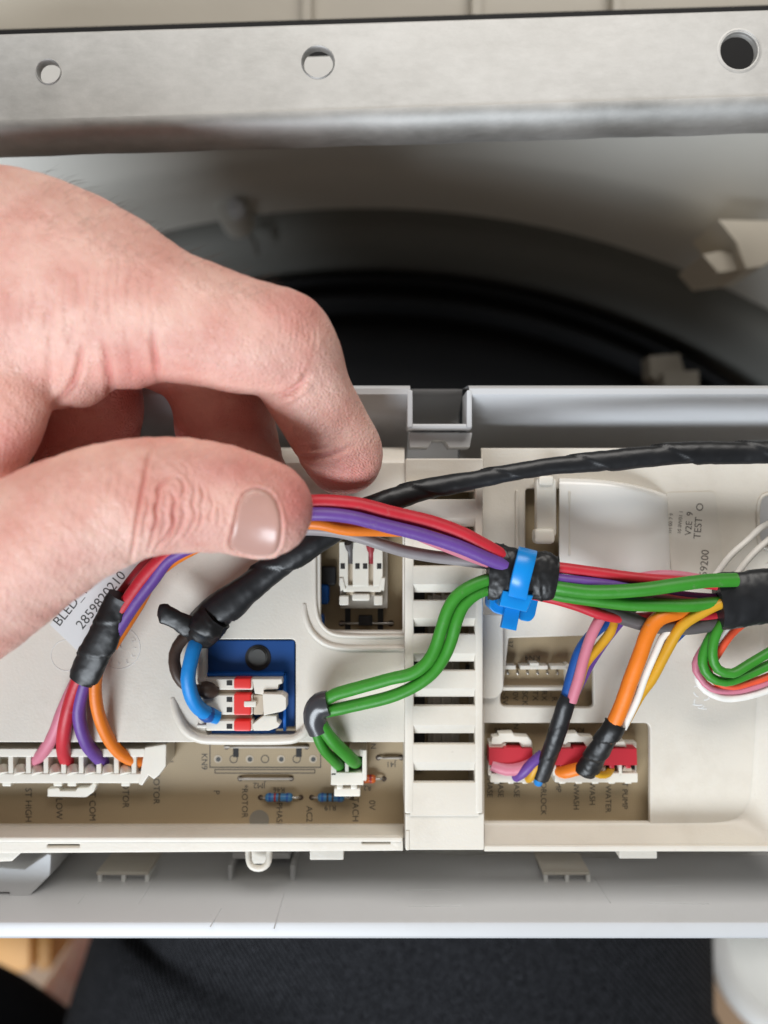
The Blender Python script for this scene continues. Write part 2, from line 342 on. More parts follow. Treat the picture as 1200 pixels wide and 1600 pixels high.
grid('door_gasket', rows, M['rubber'], smooth=180, label='black ribbed rubber door gasket below the grey tub', cat='gasket')
grid('machine_interior', [[(x, y, -240) for x in (-900, 600, 2100)] for y in (100, 500, 900)], M['rubber'], thick=1, kind='structure')
# plastic bracket on the right
br = empty('plastic_bracket', P(1150, 390, -85), 'blurred beige plastic bracket at the right edge inside the machine', 'bracket')
prism('plate', [(1122, 343), (1215, 345), (1215, 400), (1192, 416), (1166, 420), (1150, 378)], -72, -92, M['clip'], br)
prism('foot', [(1098, 398), (1124, 392), (1160, 398), (1166, 420), (1122, 426)], -76, -96, M['clip'], br)
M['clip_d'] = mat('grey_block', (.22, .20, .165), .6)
bt = empty('terminal_block', P(1050, 580, -100), 'small blurred beige block behind the rim of the panel', 'block')
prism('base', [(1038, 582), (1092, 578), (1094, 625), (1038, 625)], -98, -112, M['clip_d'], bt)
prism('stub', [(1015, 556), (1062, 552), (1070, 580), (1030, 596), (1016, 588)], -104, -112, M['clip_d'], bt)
sc = empty('screw_boss', P(358, 318, -72), 'blurred round grey screw boss on the sheet above the knuckle', 'screw')
bm = bmesh.new(); add_cyl(bm, 358, 318, -112, -130, 27, 24, 1.6); link('collar', bm_mesh(bm), M['sheet'], sc)
bm = bmesh.new(); add_cyl(bm, 368, 322, -108, -113, 14, 20, 1.0); link('head', bm_mesh(bm), M['panel'], sc)
tube('spring_clip', [(383, 362, -150), (396, 378, -148), (402, 398, -150)], 4, M['tub'], label='small blurred grey clip beside the screw boss', cat='clip')
# floor far below, and what lies beyond the lower edge of the panel
plate('floor', rect(-1500, 900, 2700, 2600), [], -330, 4, .2, M['floor'], kind='structure')
st = empty('wooden_block', P(40, 1490, -250), 'blurred orange wooden block below the left of the panel', 'block')
boxes('board', [(-60, 1440, 48, 1522, -250, -300)], M['wood'], st, bevel=3)
boxes('edge_board', [(56, 1440, 80, 1518, -246, -300)], M['wood'], st, bevel=2)
# person: two trouser legs, bare ankle
lg = bmesh.new()
add_tube(lg, [(650, 1290, -150, 440), (648, 1420, -150, 452), (632, 1520, -150, 488), (622, 1640, -150, 518), (616, 1800, -150, 530)], 10, seg=56, flat=.62, step=4)
person = empty('person', P(620, 1600, -210), 'dark denim trouser leg under the panel and bare ankle beside it', 'person')
link('trouser_leg', bm_mesh(lg), M['denim'], person, smooth=180)
bm = bmesh.new(); add_tube(bm, [(-300, 1590, -180, 110), (-110, 1625, -175, 120), (20, 1712, -172, 128), (200, 1900, -170, 150)], 10, seg=32, step=4)
M['cuff'] = mat('black_cloth', (.006, .0065, .008), .95, var=.3, bump=.4, bscale=700, spec=.1)
link('trouser_cuff', bm_mesh(bm), M['cuff'], person, smooth=180)
bm = bmesh.new(); add_tube(bm, [(250, 1380, -236, 70), (190, 1470, -236, 66), (130, 1560, -232, 62), (60, 1660, -230, 66)], 10, seg=28, step=3)
link('ankle', bm_mesh(bm), M['skin'], person, smooth=180)
# white tub at the lower right
tubo = empty('white_tub', P(1200, 1560, -200), 'white plastic tub at the lower right corner', 'tub')
def lathe(name, cx, cy, prof, mt, parent, seg=48):
    bm = bmesh.new(); R = []
    for r, z in prof:
        c = P(cx, cy, -190); R.append([bm.verts.new((c.x+r*math.cos(6.28318*k/seg), c.y+r*math.sin(6.28318*k/seg), z)) for k in range(seg)])
    for i in range(len(R)-1):
        for k in range(seg): bm.faces.new((R[i][k], R[i][(k+1) % seg], R[i+1][(k+1) % seg], R[i+1][k]))
    bmesh.ops.recalc_face_normals(bm, faces=bm.faces); return link(name, bm_mesh(bm), mt, parent, smooth=50)
lathe('rim', 1265, 1475, [(38, -190), (41, -187), (45, -186), (48, -188), (48.5, -194), (46, -196)], M['tubw'], tubo)
lathe('bowl', 1265, 1475, [(39, -189), (37, -215), (33, -240), (29, -262), (26, -268), (0.1, -268)], M['tubw'], tubo)

# ================================================================== galvanised bar with holes
bar = empty('metal_bar', P(600, 130, 0), 'galvanised steel bar with three round holes across the top', 'bar')
def yb(x, y): return y-38*(x-0)/1200     # the bar climbs to the right
def circ(x, y, r, n=32): return [(x+r*math.cos(6.28318*k/n), y+r*math.sin(6.28318*k/n)) for k in range(n)]
plate('face', [(-260, yb(-260, 56)), (1460, yb(1460, 54)), (1460, yb(1460, 190)), (-260, yb(-260, 192))], [circ(76, 112, 18), circ(497, 97, 24), circ(1155, 79, 29)], 0, 1.2, .18, M['galv'], bar)
XB = [-260+43*k for k in range(41)]
prof = [(190.4, 0), (196, -.05), (203, -.4), (210, -1.0), (217, -1.9), (223, -2.9), (228, -4.1), (233, -5.6), (238, -7.6), (240, -9.0), (240.3, -10.5)]
bm = bmesh.new(); V = []
for y, z in prof:
    row = []
    for x in XB:
        off = 1.1*math.sin(x*.031)+.7*math.sin(x*.083+1)+.4*math.sin(x*.21)
        row.append(bm.verts.new(P(x, yb(x, y)+off*(1 if y > 195 else 0)*.6, z)))
    V.append(row)
for i in range(len(V)-1):
    for j in range(len(XB)-1): bm.faces.new((V[i][j], V[i+1][j], V[i+1][j+1], V[i][j+1]))
bmesh.ops.recalc_face_normals(bm, faces=bm.faces); bmesh.ops.solidify(bm, geom=bm.faces[:], thickness=.8)
link('rolled_edge', bm_mesh(bm), M['galv'], bar, smooth=60)
bm = bmesh.new(); V = []
for y, z in ((56.2, -.05), (53, -.2), (50, -1.0), (48, -2.4), (47.5, -9)):
    V.append([bm.verts.new((P(x, yb(x, y), 0).x, P(x, yb(x, y), 0).y, z)) for x in XB])
for i in range(len(V)-1):
    for j in range(len(XB)-1): bm.faces.new((V[i][j], V[i][j+1], V[i+1][j+1], V[i+1][j]))
bmesh.ops.recalc_face_normals(bm, faces=bm.faces); bmesh.ops.solidify(bm, geom=bm.faces[:], thickness=1.1)
link('folded_edge', bm_mesh(bm), M['galv'], bar, smooth=60)
for x, y, r in ((76, 112, 18), (497, 97, 24), (1155, 79, 29)):      # pressed rim round each hole
    bm = bmesh.new(); c = P(x, y, 0); q = r*pxmm(0); R = []; w = .9 if r > 27 else .35
    for rr_, z in ((q+w, .03), (q+w*.5, .22 if r < 27 else .1), (q+.05, .12 if r < 27 else -.5), (q-.12, -.5 if r < 27 else -1.0), (q-.15, -1.5)):
        R.append([bm.verts.new((c.x+rr_*math.cos(6.28318*k/40), c.y+rr_*math.sin(6.28318*k/40), z)) for k in range(40)])
    for i in range(len(R)-1):
        for k in range(40): bm.faces.new((R[i][k], R[i][(k+1) % 40], R[i+1][(k+1) % 40], R[i+1][k]))
    link('hole_rim', bm_mesh(bm), M['galv'], bar, smooth=60)
# pale flange behind the holes
bk = grid('rear_flange', [[(x, yb(x, 108+dy), -16) for x in (-260, 600, 1120)] for dy in (0, 60, 95)], M['tubw'], thick=-1, label='pale sheet edge seen through the two left holes of the bar', cat='sheet')
grid('bar_dark_backing', [[(x, yb(x, y), -24) for x in (-260, 600, 1460)] for y in (50, 140, 225)], M['rubber'], bar, thick=-1)  # black sheet: the darkness seen through the holes is put into its colour

# ================================================================== control panel shell (channel standing on edge)
pan = empty('control_panel', P(600, 1400, -45), 'white plastic control panel shell around the module cover', 'panel')
def world_sheet(name, prof, x0, x1, mt, parent, thick=0, nx=2, **kw):
    """profile in world (y, z) mm, extruded along x"""
    bm = bmesh.new(); xs = [x0+(x1-x0)*k/nx for k in range(nx+1)]
    V = [[bm.verts.new((x, y, z)) for x in xs] for y, z in prof]
    for i in range(len(V)-1):
        for j in range(nx): bm.faces.new((V[i][j], V[i][j+1], V[i+1][j+1], V[i+1][j]))
    bmesh.ops.recalc_face_normals(bm, faces=bm.faces)
    if thick: bmesh.ops.solidify(bm, geom=bm.faces[:], thickness=thick)
    return link(name, bm_mesh(bm), mt, parent, **kw)
X0, X1 = -125, 125
yl = lambda y, z: (800-y)*(D-z)/F
# lower wall: inner face runs away from the camera, lip nearest
world_sheet('lower_wall', [(-82, -46), (-89.4, -10), (-91.4, -.6), (-91.7, -.1), (-92.3, .05), (-94.6, -.1), (-95.4, -.5), (-95.8, -1.4), (-96.0, -10), (-94, -46)], X0, X1, M['panel'], pan, nx=4)
world_sheet('base', [(10, -44), (-90, -46)], X0, X1, M['panel'], pan)
# upper wall: sloping, with a notch in the rim
ytop = yl(606, 0); 
def upper(name, xa, xb):
    a = (xa-600)/7.0; b = (xb-600)/7.0
    world_sheet(name, [(yl(600, 0)+1.2, -14), (yl(602, 0)+.2, -1.6), (yl(604, 0), -.4), (yl(607, 0), 0), (yl(616, 0), 0), (yl(618, 0), -.3), (yl(620, 0), -1.2), (23.6, -6), (19.5, -14), (16.6, -19), (14.5, -21), (10.5, -22)], a, b, M['panel'], pan)
upper('upper_wall', -275, 641); upper('upper_wall', 733, 1475)
# notch: side lips and sunken bridge
world_sheet('notch_bridge', [(yl(600, 0)+1.2, -14), (yl(604, 0), -15), (yl(625, 0), -22), (yl(650, 0), -24), (17.0, -24), (12, -25)], (641-600)/7.0, (733-600)/7.0, M['panel'], pan)
boxes('notch_lip', [(636, 609, 645, 668, .2, -9)], M['panel'], pan, bevel=.4)
boxes('notch_lip', [(729, 609, 738, 668, .2, -9)], M['panel'], pan, bevel=.4)
boxes('notch_lip', [(636, 662, 738, 670, -.3, -8)], M['panel'], pan, bevel=.4)
prism('latch_hook', [(640, 676), (738, 676), (734, 699), (702, 699), (694, 688), (676, 688), (668, 699), (640, 699)], -3.5, -10, M['panel'], pan)
boxes('latch_leg', [(655, 718, 704, 745, -1.2, -12)], M['panel'], pan, bevel=.4)
# lugs on the lower wall
def lug(xa, xb):
    z = -12.5; yo = yl(1395, z); yi = yl(1362, z); a = (xa-600)*pxmm(z); b = (xb-600)*pxmm(z)
    bm = bmesh.new(); add_box(bm, (a, yi-.9, -42), (b, yi, z), .25); o = link('lug', bm_mesh(bm), M['cover'], pan)
    for t in (0.03, .48, .93):
        x = a+(b-a)*t; w = .9
        bm = bmesh.new(); q = [bm.verts.new(c) for c in ((x, yi-.7, z-.15), (x+w, yi-.7, z-.15), (x+w, yo-.6, z+.1), (x, yo-.6, z+.1), (x, yi-.7, -40), (x+w, yi-.7, -40), (x+w, yo-1, -40), (x, yo-1, -40))]
        for f in ((0, 1, 2, 3), (4, 7, 6, 5), (0, 4, 5, 1), (1, 5, 6, 2), (2, 6, 7, 3), (3, 7, 4, 0)): bm.faces.new([q[i] for i in f])
        link('rib', bm_mesh(bm), M['tubw'], o)
    bm = bmesh.new(); add_box(bm, (a+.3, yo-.9, -42), (b-.3, yi-.6, z-1.3), .1); link('web', bm_mesh(bm), M['panel'], o)
lug(150, 232); lug(848, 922)
# pair of posts in the middle and walls on the floor
for xa, xb in ((356, 363), (453, 461)):
    z = -13; bm = bmesh.new(); add_box(bm, ((xa-600)*pxmm(z), -93, -44), ((xb-600)*pxmm(z), yl(1352, z), z), .3); link('post', bm_mesh(bm), M['panel'], pan)
z = -16; bm = bmesh.new(); add_box(bm, ((363-600)*pxmm(z), -85, -44), ((453-600)*pxmm(z), -83.5, z), .2); link('post_web', bm_mesh(bm), M['panel'], pan)
def wallz(py): a = (py-800)/F; return (a*D-91.456)/(a+.2056)
for (xa, ya), (xb, yb_) in (((620, 1391), (706, 1390)), ((638, 1416), (722, 1415)), ((985, 1385), (1070, 1384)), ((1012, 1411), (1108, 1412)), ((328, 1449), (345, 1420)), ((428, 1452), (444, 1395)), ((217, 1412), (247, 1362)), ((122, 1412), (136, 1395)), ((954, 1411), (930, 1372))):
    za = wallz(ya); zb = wallz(yb_)
    tube('mould_seam', [(xa, ya, za), (xb, yb_, zb)], 1.0, M['panel'], pan, seg=6, step=3)
# angled bracket in the left corner
cb = prism('corner_bracket', [(-40, 1352), (38, 1358), (74, 1334), (80, 1336), (78, 1368), (22, 1424), (17, 1422), (14, 1395), (-40, 1395)], -8, -40, M['panel'], pan, bevel=.4)
# clear film lying in the gap
rows = []
for k in range(41):
    x = 600+18.5*k; w = 8*math.sin(x*.028)+5*math.sin(x*.013+2)
    rows.append([(x, 1305, -24), (x, 1345, -22+w*.1), (x, 1362+w*.9, -19+w*.15)])
grid('plastic_film', rows, M['film'], smooth=180, label='thin clear plastic film curling out below the module cover', cat='film')

# ================================================================== circuit board
ZB = -9.0
pcb = empty('circuit_board', P(500, 1200, ZB-1.6), 'tan circuit board with black print under the module cover', 'circuit board')
bm = bmesh.new(); add_box(bm, (-130, -74.5, ZB-1.6), (86, 10, ZB), .05); link('board', bm_mesh(bm), M['pcb'], pcb)
ZT = ZB+.03
for s, x, y, r, sz in (('ST HIGH', 44, 1258, -90, 17), ('ST LOW', 92, 1254, -90, 17), ('ST COM', 144, 1257, -90, 17), ('ROTOR', 196, 1238, -90, 17), ('ROTOR', 244, 1232, -90, 17), ('PIN 1', 266, 1178, -90, 16),
        ('KN9', 319, 1190, -90, 16), ('P', 338, 1238, -90, 16), ('*ROTOR', 382, 1252, -90, 16), ('PHASE', 436, 1273, -90, 16), ('AC2', 483, 1272, -90, 16), ('TACH', 555, 1265, -90, 17), ('0V', 581, 1258, -90, 17),
        ('JM2', 405, 1227, 180, 15), ('R46', 436, 1234, 180, 14), ('R19', 516, 1262, 180, 14), ('J41', 611, 1194, 180, 15), ('R2', 574, 1231, 180, 13), ('N', 583, 1166, -90, 14),
        ('37', 797, 1006, -90, 14), ('KN4', 832, 1028, 180, 15), ('-5V', 789, 1092, -90, 15), ('0V', 805, 1088, -90, 15), ('SCK', 820, 1091, -90, 15), ('TX', 836, 1087, -90, 15), ('RX', 850, 1087, -90, 15), ('_R', 866, 1089, -90, 15),
        ('KN6', 784, 1141, 180, 15), ('N', 806, 1135, -90, 14), ('KN3', 901, 1141, 180, 15),
        ('PHASE', 765, 1228, -90, 15), ('PHASE', 782, 1228, -90, 15), ('PHASE', 807, 1228, -90, 15), ('DOORLOCK', 849, 1238, -90, 15), ('PUMP', 872, 1222, -90, 15), ('MAINWASH', 900, 1232, -90, 15), ('PREWASH', 925, 1230, -90, 15), ('HOT WATER', 950, 1233, -90, 15), ('T PUMP', 976, 1243, -90, 15)):
    text(s, x, y, r, sz*.84, ZT, M['ink'], pcb)
def line(x0, y0, x1, y1, w=1.4, mt='ink', z=ZT, nm='printed_line'):
    boxes(nm, [(min(x0, x1)-w/2, min(y0, y1)-w/2, max(x0, x1)+w/2, max(y0, y1)+w/2, z, z-.05)], M[mt], pcb, bevel=0, smooth=0)
line(328, 1163, 328, 1199); line(328, 1199, 501, 1199); line(501, 1163, 501, 1199); line(336, 1202.5, 492, 1202.5, 1.2); line(336, 1208, 492, 1208, 1.2); line(336, 1202, 336, 1208, 1.2); line(492, 1202, 492, 1208, 1.2)
for i, x in enumerate((340.5, 365, 390, 414, 439, 463.5, 489)):
    if i in (1, 3, 5):
        bm = bmesh.new(); c = P(x, 1186, ZT); 
        t = bmesh.new(); bmesh.ops.create_circle(t, segments=20, radius=.92, cap_ends=False); 
        vs = []
        for k in range(20):
            a = 6.28318*k/20; vs.append((bm.verts.new((c.x+.98*math.cos(a), c.y+.98*math.sin(a), ZT)), bm.verts.new((c.x+.78*math.cos(a), c.y+.78*math.sin(a), ZT))))
        for k in range(20): bm.faces.new((vs[k][0], vs[(k+1) % 20][0], vs[(k+1) % 20][1], vs[k][1]))
        t.free(); link('printed_ring', bm_mesh(bm), M['ink'], pcb, smooth=0)
        if i != 3: boxes('slot', [(x-1, 1165, x+8, 1183, ZT, ZT-.05)], M['black_hole'], pcb, bevel=0)
    else:
        cyl('pin_hole', x, 1186, ZT+.02, ZB-.5, 6.2, M['plug_dark'], pcb); cyl('hole', x+.5, 1186.5, ZT+.05, ZB-.5, 3.8, M['screw_d'], pcb)
def jumper(x0, x1, y):
    tube('jumper_wire', [(x0, y, ZB), (x0+2, y, ZB+.45), ((x0+x1)/2, y, ZB+.5), (x1-2, y, ZB+.45), (x1, y, ZB)], 2.0, M['heat'], pcb, seg=8)
    for x in (x0, x1): cyl('solder_pad', x, y, ZB+.06, ZB-.2, 4.2, M['brown'], pcb, seg=14)
jumper(354, 479, 1167); jumper(375, 455, 1216.5); jumper(591, 627, 1184)
def resistor(x0, x1, y, bx0, bx1, mt, bands, nm='resistor'):
    o = tube(nm, [(bx0, y, ZB+1.1, 4.5), (bx0+4, y, ZB+1.1, 6.8), (bx0+9, y, ZB+1.1, 6.2), (bx1-9, y, ZB+1.1, 6.2), (bx1-4, y, ZB+1.1, 6.8), (bx1, y, ZB+1.1, 4.5)], 6, mt, pcb, seg=16, step=.3)
    for b, c in bands: tube('colour_band', [(b-1.6, y, ZB+1.1), (b+1.6, y, ZB+1.1)], 6.7, M[c], o, seg=16)
    tube('lead', [(x0, y, ZB), (x0+3, y, ZB+.9), (bx0, y, ZB+1.1)], 1.6, M['steel'], o, seg=8)
    tube('lead', [(x1, y, ZB), (x1-3, y, ZB+.9), (bx1, y, ZB+1.1)], 1.6, M['steel'], o, seg=8)
    for x in (x0, x1): cyl('solder_pad', x, y, ZB+.06, ZB-.2, 4.2, M['brown'], pcb, seg=14)
M['resb'] = mat('resistor_blue', (.03, .15, .32), .4)
M['diode'] = mat('diode_orange', (.50, .10, .02), .2)
resistor(407, 470, 1246, 415, 457, M['resb'], ((422, 'dblue'), (430, 'dred'), (437, 'brown'), (449, 'dblue')))
resistor(487, 549, 1246, 497, 538, M['resb'], ((504, 'dblue'), (512, 'dark_part'), (520, 'brown'), (530, 'dblue')))
resistor(558, 600, 1217, 566, 587, M['diode'], ((579, 'dred'),), 'diode')
cyl('mounting_hole', 405, 1281, ZT+.02, ZB-.4, 15.5, M['clip_d'], pcb, seg=28)
# inside the vents and the upper window
for y0, y1 in ((930, 1010), (1030, 1180)): boxes('heat_sink', [(668, y0, 718, y1, -8, -9)], M['heat'], pcb, bevel=.3)
for x in (676, 690, 706): boxes('fin', [(x, 920, x+4, 1190, -7.2, -8.4)], M['heat'], pcb, bevel=.1)
boxes('transformer', [(640, 900, 664, 1200, -7, -9)], M['dark_part'], pcb)
boxes('transformer', [(728, 1040, 748, 1060, -7, -9)], M['dark_part'], pcb)
for x in (543, 594): boxes('track', [(x-4, 940, x+5, 990, ZT, ZT-.05)], M['dark_part'], pcb, bevel=0)
boxes('transistor', [(560, 962, 582, 978, -7.5, -9)], M['dark_part'], pcb)
tube('jumper_wire', [(534, 974, ZB), (537, 974, ZB+.5), (608, 974, ZB+.5), (611, 974, ZB)], 1.8, M['steel'], pcb, seg=8)
for x in (534, 611): cyl('solder_pad', x, 974, ZB+.06, ZB-.2, 5, M['brown'], pcb, seg=14)
boxes('capacitor', [(490, 914, 514, 945, -6, -9), (490, 960, 506, 990, -6, -9)], M['relay2'], pcb, bevel=.8)
boxes('capacitor', [(498, 885, 525, 915, -7, -9)], M['dark_part'], pcb, bevel=.6)

# ================================================================== module cover
cov = empty('module_cover', P(560, 1000, -9), 'beige plastic module cover with vent slots and open windows', 'module cover')
win1 = rounded(rect(322, 999, 462, 1152), 8); win2 = rounded(rect(501, 838, 650, 986), [10, 10, 0, 22])
plate('left_face', rounded([(-330, 722), (640, 722), (640, 1160), (-330, 1160)], 0), [win1, rounded(rect(501, 838, 629, 986), [8, 2, 2, 22])], 0, 2.0, .28, M['cover'], cov)
grid('top_slope', [[(x, yy, zz) for x in (-330, 200, 632)] for yy, zz in ((724, -.05), (716, -.6), (704, -3), (699, -9))], M['cover'], cov, smooth=60)
# recess floor strip below window 2 and the ridges
tube('ridge', [(476, 944, -.5), (477, 962, -.15), (486, 985, -.1), (506, 1004, -.1), (535, 1012, -.1), (580, 1013, -.1), (634, 1013, -.1)], 5, M['cover'], cov, seg=12)
tube('ridge', [(492, 846, .1), (492, 900, .2), (493, 945, .2), (500, 972, .2), (520, 990, .2), (560, 994, .1), (632, 994, .1)], 3, M['cover'], cov, seg=10)
tube('ridge', [(271, 1090, -.9), (278, 1116, -.2), (290, 1140, .2), (310, 1153, .3), (340, 1156, .3), (440, 1156, .3), (466, 1151, .3), (481, 1136, .2), (487, 1110, -.6)], 7.5, M['cover'], cov, seg=12)
tube('window_bead', [(318, 1000, -.2), (315, 1040, 0), (314, 1080, 0), (316, 1135, 0)], 6, M['cover'], cov, seg=12)
# lower wall of the left bay, rim with slots
yw = P(0, 1308, 0).y
bm = bmesh.new(); V = [bm.verts.new(c) for c in ((-130, yw-.9, ZB-1), (5.0, yw-.9, ZB-1), (5.0, yw, 0), (-130, yw, 0))]; bm.faces.new(V)
bm.faces.new([bm.verts.new(c) for c in ((-130, yw-.9, ZB-1), (5.0, yw-.9, ZB-1), (5.0, yw-2, ZB-1), (-130, yw-2, ZB-1))]); link('bay_wall', bm_mesh(bm), M['cover'], cov, smooth=0)
plate('lower_rim', rounded([(-330, 1308), (630, 1306), (630, 1330), (-330, 1336)], 0), [rounded(rect(74, 1319.5, 124, 1323.5), 1), rounded(rect(566, 1313.5, 610, 1318.5), 1)], 0, 6, .35, M['cover'], cov)
boxes('rim_bead', [(-330, 1308.5, 629, 1316, .45, -.4)], M['cover'], cov, bevel=.25)
# small retaining tabs below the rim
boxes('tab', [(484, 1326, 537, 1344, -3, -8)], M['cover'], cov); boxes('tab', [(968, 1326, 1027, 1342, -3, -8)], M['cover'], cov)
prism('tab', [(-30, 1330), (36, 1330), (18, 1346), (-30, 1348)], -2, -9, M['cover'], cov)
tube('hook', [(388, 1326, -4), (389, 1345, -3.5), (394, 1354, -3.2), (404, 1357, -3.2), (414, 1354, -3.2), (420, 1345, -3.5), (421, 1326, -4)], 5, M['cover'], cov, seg=10)
boxes('hook_back', [(390, 1328, 419, 1350, -6, -9)], M['cover'], cov)
# vent column: two rails, cross slats
ZC = 3.2
boxes('rail', [(632, 752, 647, 1272, ZC, -9)], M['cover'], cov, bevel=.5); boxes('rail', [(742, 752, 755, 1272, ZC, -9)], M['cover'], cov, bevel=.5)
ys = [(768, 783), (822, 841), (872, 887), (925, 941), (978, 994), (1033, 1051), (1088, 1106), (1145, 1166), (1203, 1226)]
edges = [752]+[v for p in ys for v in p]+[1274]
for k in range(0, len(edges), 2):
    y0, y1 = edges[k]-(3 if k else 0), edges[k+1]+(1 if k < len(edges)-2 else 0)
    last = k == len(edges)-2; first = k == 0
    # flat top then a chamfer falling into the next slot
    A = [P(640, y0, ZC), P(748, y0, ZC)]; fall = 0 if last else 13
    yt = y1-fall
    bm = bmesh.new(); xs = (P(641, 0, ZC).x, P(748, 0, ZC).x)
    ya = P(0, y0, ZC).y; ym = P(0, yt, ZC).y; yz = P(0, y1, ZC-1.6).y if not last else ym-.01
    prf = [(ya, ZC-1.3), (ya, ZC-.35), (ya-.12, ZC-.18), (ya-.35, ZC-.12), (ym, ZC-.12), (ym-.3, ZC-.3)]
    if not last: prf += [(yz+.2, ZC-1.5), (yz, ZC-1.8), (yz+.1, ZC-2.4), (ya-.6, ZC-2.4)]
    else: prf += [(ym-.35, ZC-2.4), (ya-.6, ZC-2.4)]
    V = [[bm.verts.new((x, y, z)) for x in xs] for y, z in prf]
    for i in range(len(prf)-1): bm.faces.new((V[i][0], V[i][1], V[i+1][1], V[i+1][0]))
    bm.faces.new((V[-1][0], V[-1][1], V[0][1], V[0][0]))
    for j in (0, 1): bm.faces.new([V[i][j] for i in range(len(prf))])
    link('slat', bm_mesh(bm), M['cover'], cov, smooth=30)
boxes('column_head', [(633, 716, 756, 754, 1.2, -9)], M['cover'], cov, bevel=.5)
boxes('column_foot', [(633, 1271, 757, 1329, ZC-.7, -9)], M['cover'], cov, bevel=.4)
boxes('foot_step', [(634, 1298, 640, 1329, ZC-.5, -9)], M['cover'], cov, bevel=.2)
# right pocket: floor with openings, walls
ZP = -5.0
op1 = rounded([(795, 997), (926, 993), (928, 1106), (782, 1104), (782, 1085), (787, 1070)], [2, 4, 8, 10, 6, 4]); op2 = rounded(rect(745, 1130, 1016, 1287), [0, 10, 0, 0])
op3 = rounded(rect(821, 764, 875, 872), 5); op4 = rounded(rect(1187, 775, 1250, 850), 12)
plate('pocket_floor', rounded([(752, 700), (1300, 700), (1300, 1300), (752, 1300)], 0), [op1, rounded(rect(757, 1130, 1016, 1286), [0, 10, 0, 0]), op3, op4], ZP, 1.6, .3, M['cover'], cov)
tube('opening_bead', [(1200, 772, ZP+.1), (1191, 776, ZP+.2), (1185, 790, ZP+.2), (1185, 840, ZP+.2), (1192, 854, ZP+.2), (1204, 858, ZP+.1)], 3, M['cover'], cov, seg=10)
# rounded tongue between column and opening
prism('tongue', rounded([(752, 960), (787, 960), (787, 1080), (776, 1092), (752, 1092)], [0, 4, 14, 8, 0]), -3.2, -6, M['cover'], cov, bevel=.5)
# lower wall of the pocket rising to its rim, right wall with round corner
rows = []
path = [(757, 1287), (900, 1287), (1080, 1286), (1130, 1284), (1155, 1276), (1168, 1258), (1174, 1230), (1182, 1100), (1190, 960), (1196, 880)]
path2 = [(757, 1322), (900, 1323), (1100, 1324), (1170, 1324), (1215, 1322), (1240, 1290), (1246, 1240), (1250, 1100), (1252, 960), (1254, 880)]
C1 = catmull([(a, b, 0) for a, b in path], 14); 
def resamp(p, n):
    p = np.array(p, float); s = np.r_[0, np.cumsum(np.linalg.norm(np.diff(p, axis=0), axis=1))]; u = np.linspace(0, s[-1], n); return np.c_[np.interp(u, s, p[:, 0]), np.interp(u, s, p[:, 1])]
a = np.array([q[:2] for q in catmull([(x, y, 0) for x, y in path], 8)]); b = np.array([q[:2] for q in catmull([(x, y, 0) for x, y in path2], 8)])
na = 70; a = resamp(a, na); b = resamp(b, na)
for t in (0, .06, .14, .5, .92, 1.0):
    zz = ZP+.02+(1.0-ZP)*(t**1.15 if t > .1 else t*.5)
    rows.append([(a[i, 0]+(b[i, 0]-a[i, 0])*t, a[i, 1]+(b[i, 1]-a[i, 1])*t, zz) for i in range(na)])
grid('pocket_wall', rows, M['cover'], cov, smooth=60)
plate('pocket_rim', [(757, 1321), (1300, 1321), (1300, 1331), (757, 1331)], [], 1.0, 8, .3, M['cover'], cov)
# cover latch, hump, small ribs
boxes('latch_tongue', [(838, 748, 870, 838, 1.5, -1)], M['plug'], cov, bevel=.6)
boxes('latch_tip', [(835, 826, 868, 850, 2.6, -1)], M['plug'], cov, bevel=.9)
boxes('latch_root', [(842, 743, 866, 758, 2.2, -4)], M['plug'], cov, bevel=.6)
boxes('rib', [(806, 766, 810, 860, -4.2, -6)], M['cover'], cov, bevel=.2); boxes('rib', [(888, 768, 892, 868, -1.0, -6)], M['cover'], cov, bevel=.2)
rows = []
for k in range(25):
    u = k/24; x = 874+u*168
    top = 749+2*u+24*u**2.6
    z = -1.6+1.2*math.sin(u*2.2)-(u**5)*3.4
    rows.append([(x, top-2, ZP), (x, top, z-.9), (x, top+3, z-.2), (x, top+9, z), (x, 800, z+.35), (x+3*u, 850, z+.3), (x+4*u, 905, z-.1), (x+4*u, 925, z-1), (x+4*u, 927, ZP)])
rows = [[(x, y, ZP) for x, y, z in rows[0]]]+rows+[[(x+2, y, ZP) for x, y, z in rows[-1]]]
M['hump'] = mat('cover_plastic_painted_sheen', (.76, .74, .70), .22, var=.02, sss=.1)  # paler than the cover plastic: the curved surface's reflection is put into the colour
grid('moulded_hump', rows, M['hump'], cov, smooth=70)
# pale scuffs on the pocket floor
for k in range(9):
    a0 = random.uniform(0, 6.28); rr_ = random.uniform(8, 26); cx_, cy_ = 1092+random.uniform(-8, 10), 1094+random.uniform(-14, 10)
    tube('scuff', [(cx_+rr_*math.cos(a0+t*.25), cy_+rr_*.7*math.sin(a0+t*.25), ZP+.01) for t in range(4)], random.uniform(.7, 1.3), M['tubw'], cov, seg=6, flat=.3, step=.6, wrinkle=.2)
